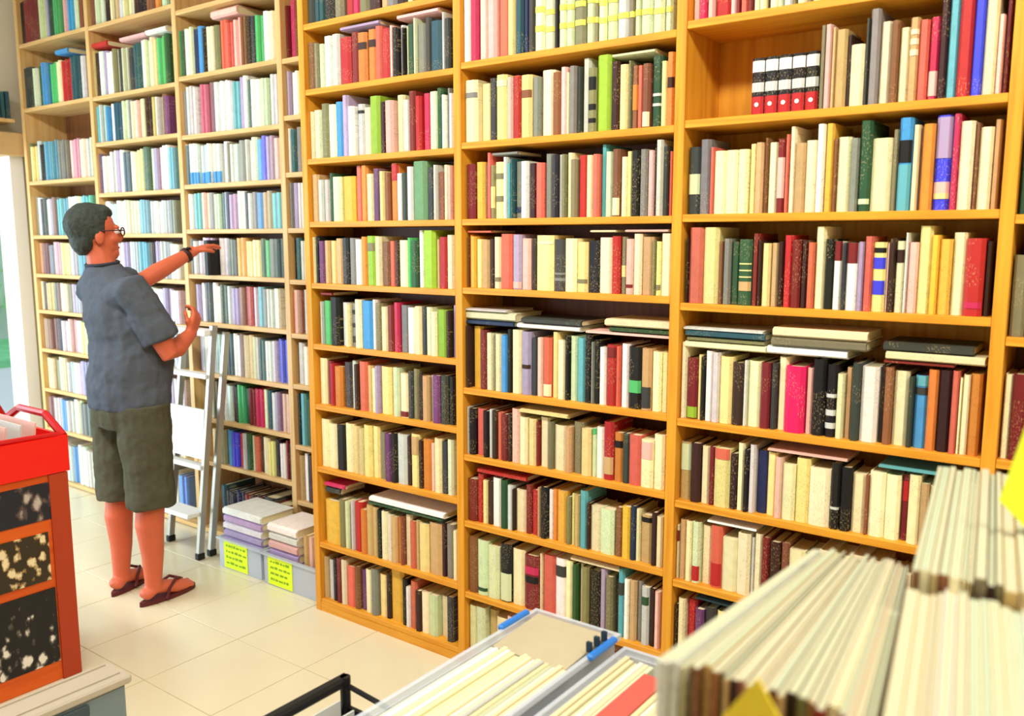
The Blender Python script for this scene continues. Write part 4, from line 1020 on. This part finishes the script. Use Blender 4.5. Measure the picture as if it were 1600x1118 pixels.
# ------------------------------------------------------------------ stand of booklets close to the camera
st = empty('book_stand', (-.12, -1.38, 0)); tag(st, 'wooden stand holding the blurred booklets in the right foreground', 'stand')
bm = bmesh.new(); box(bm, -.20, .36, -.46, .44, .950, .978); bevel(bm, .003); obj('stand_top', bm, TBL, st)
for xx in (-.17, .33):
    for yy in (-.43, .41):
        bm = bmesh.new(); box(bm, xx - .018, xx + .018, yy - .018, yy + .018, 0, .950); obj('leg', bm, TBL, st)
EDGE = mat('booklet_pages', (1, 1, 1, 1), .85, .1)
_nt = EDGE.node_tree
_oi = _nt.nodes.new('ShaderNodeObjectInfo')
_mx = _nt.nodes.new('ShaderNodeMix'); _mx.data_type = 'RGBA'
_mx.inputs[6].default_value = srgb(178, 170, 140); _mx.inputs[7].default_value = srgb(158, 168, 142)
_nt.links.new(_oi.outputs['Random'], _mx.inputs[0]); _nt.links.new(_mx.outputs[2], _nt.nodes['Principled BSDF'].inputs['Base Color'])
def booklets(n, near0, near1, far0, far1, yn, yf, ztop, z0, where, seed, cols, rough=.009):
    """thin booklets standing side by side, spines towards the camera; each a page block in a thin card cover"""
    rr = random.Random(seed)
    cuts = [0.0]
    for k in range(n): cuts.append(cuts[-1] + rr.uniform(.6, 1.4))
    cuts = [c / cuts[-1] for c in cuts]
    for k in range(n):
        def at(f, t, y):     # f across the row, t from near to far
            return near0 + (near1 - near0) * f + t * (far0 - near0 + (far1 - far0 - near1 + near0) * f)
        f0, f1 = cuts[k] + .06 / n, cuts[k + 1] - .06 / n
        ya, yb = yn + rr.uniform(-rough, rough), yf + rr.uniform(-.012, .012)
        h = ztop - z0 + rr.uniform(-.005, .003)
        cover = bmesh.new()
        c = .0006
        def wedge(bm, fa, fb, y0, y1, za, zb):
            t0, t1 = (y0 - yn) / (yf - yn), (y1 - yn) / (yf - yn)
            v = [bm.verts.new(q) for q in ((at(fa, t0, 0), y0, za), (at(fb, t0, 0), y0, za), (at(fb, t1, 0), y1, za), (at(fa, t1, 0), y1, za),
                                           (at(fa, t0, 0), y0, zb), (at(fb, t0, 0), y0, zb), (at(fb, t1, 0), y1, zb), (at(fa, t1, 0), y1, zb))]
            for q in ((3, 2, 1, 0), (4, 5, 6, 7), (0, 1, 5, 4), (1, 2, 6, 5), (2, 3, 7, 6), (3, 0, 4, 7)): bm.faces.new([v[i] for i in q])
        g = (f1 - f0) * .07
        wedge(cover, f0, f0 + g, ya, yb, z0, z0 + h); wedge(cover, f1 - g, f1, ya, yb, z0, z0 + h); wedge(cover, f0, f1, ya - .0015, ya, z0, z0 + h)
        o = obj('booklet', cover, COVER)
        o.color = pal(cols[k % len(cols)] if seed == 1 else cols[rr.randrange(len(cols))], .1)
        pg = bmesh.new(); wedge(pg, f0 + g, f1 - g, ya + .0005, yb - .001, z0 + .001, z0 + h + .0004)
        obj('page_block', pg, EDGE, o)
        tag(o, 'thin worn booklet, %s from left in the %s of the stand' % (nth(k + 1), where), 'booklet', 'booklets in the %s of the stand' % where)
booklets(28, -.345, -.150, -.318, -.205, -1.66, -1.28, 1.200, .979, 'blurred left row', 1, 'wwwcdntndtNntcsntNdtnRcnstnn')
booklets(22, -.124, .070, -.177, .02, -1.78, -1.432, 1.235, .979, 'near right row', 2, 'cctcewtecwc')
booklets(22, -.175, .030, -.236, -.03, -1.425, -.955, 1.250, .979, 'far right row', 3, 'ntnddNcte')
YC = mat('yellow_card', srgb(240, 250, 60), .6)
YC2 = mat('golden_card', srgb(250, 222, 60), .6)
def card(pts, y, m, lab):
    bm = bmesh.new()
    v0 = [bm.verts.new((x, y, z)) for x, z in pts]; v1 = [bm.verts.new((x, y + .002, z)) for x, z in pts]
    bm.faces.new(v0); bm.faces.new(v1[::-1])
    n = len(pts)
    for k in range(n): bm.faces.new((v0[k], v0[(k + 1) % n], v1[(k + 1) % n], v1[k]))
    tag(obj('divider_card', bm, m), lab, 'card')
card([(-.120, 1.290), (-.085, 1.256), (-.050, 1.256), (-.050, 1.375), (-.099, 1.384)], -1.25, YC, 'lime yellow card sticking up among the far right booklets')
card([(-.258, .979), (-.200, .979), (-.200, 1.195), (-.229, 1.238), (-.258, 1.195)], -1.715, YC2, 'golden yellow pointed card standing in front of the left booklet row')
# ------------------------------------------------------------------ ledge above the doorway
lg = empty('wall_shelf', (-5.93, .1, 2.3)); tag(lg, 'short shelf on the wall above the doorway', 'shelf')
bm = bmesh.new(); box(bm, -.04, .15, -.45, .16, 0.0, .02); obj('board', bm, B_SH, lg)
for k, (yy, c, h) in enumerate(((.235, 'T', .17), (.205, 'T', .165), (.175, 'd', .21), (.14, 'n', .2))):
    M = Matrix.Translation((-5.82, yy, 2.321)) @ Matrix.Rotation(PI / 2, 4, 'Z') @ Matrix.Diagonal((.024, .13, h, 1))
    make_book(M, c, [], '%s book on the short shelf above the doorway%s' % (NAMES[c], ', nearest the bookcase' if k == 0 else ''), 'books above the doorway')
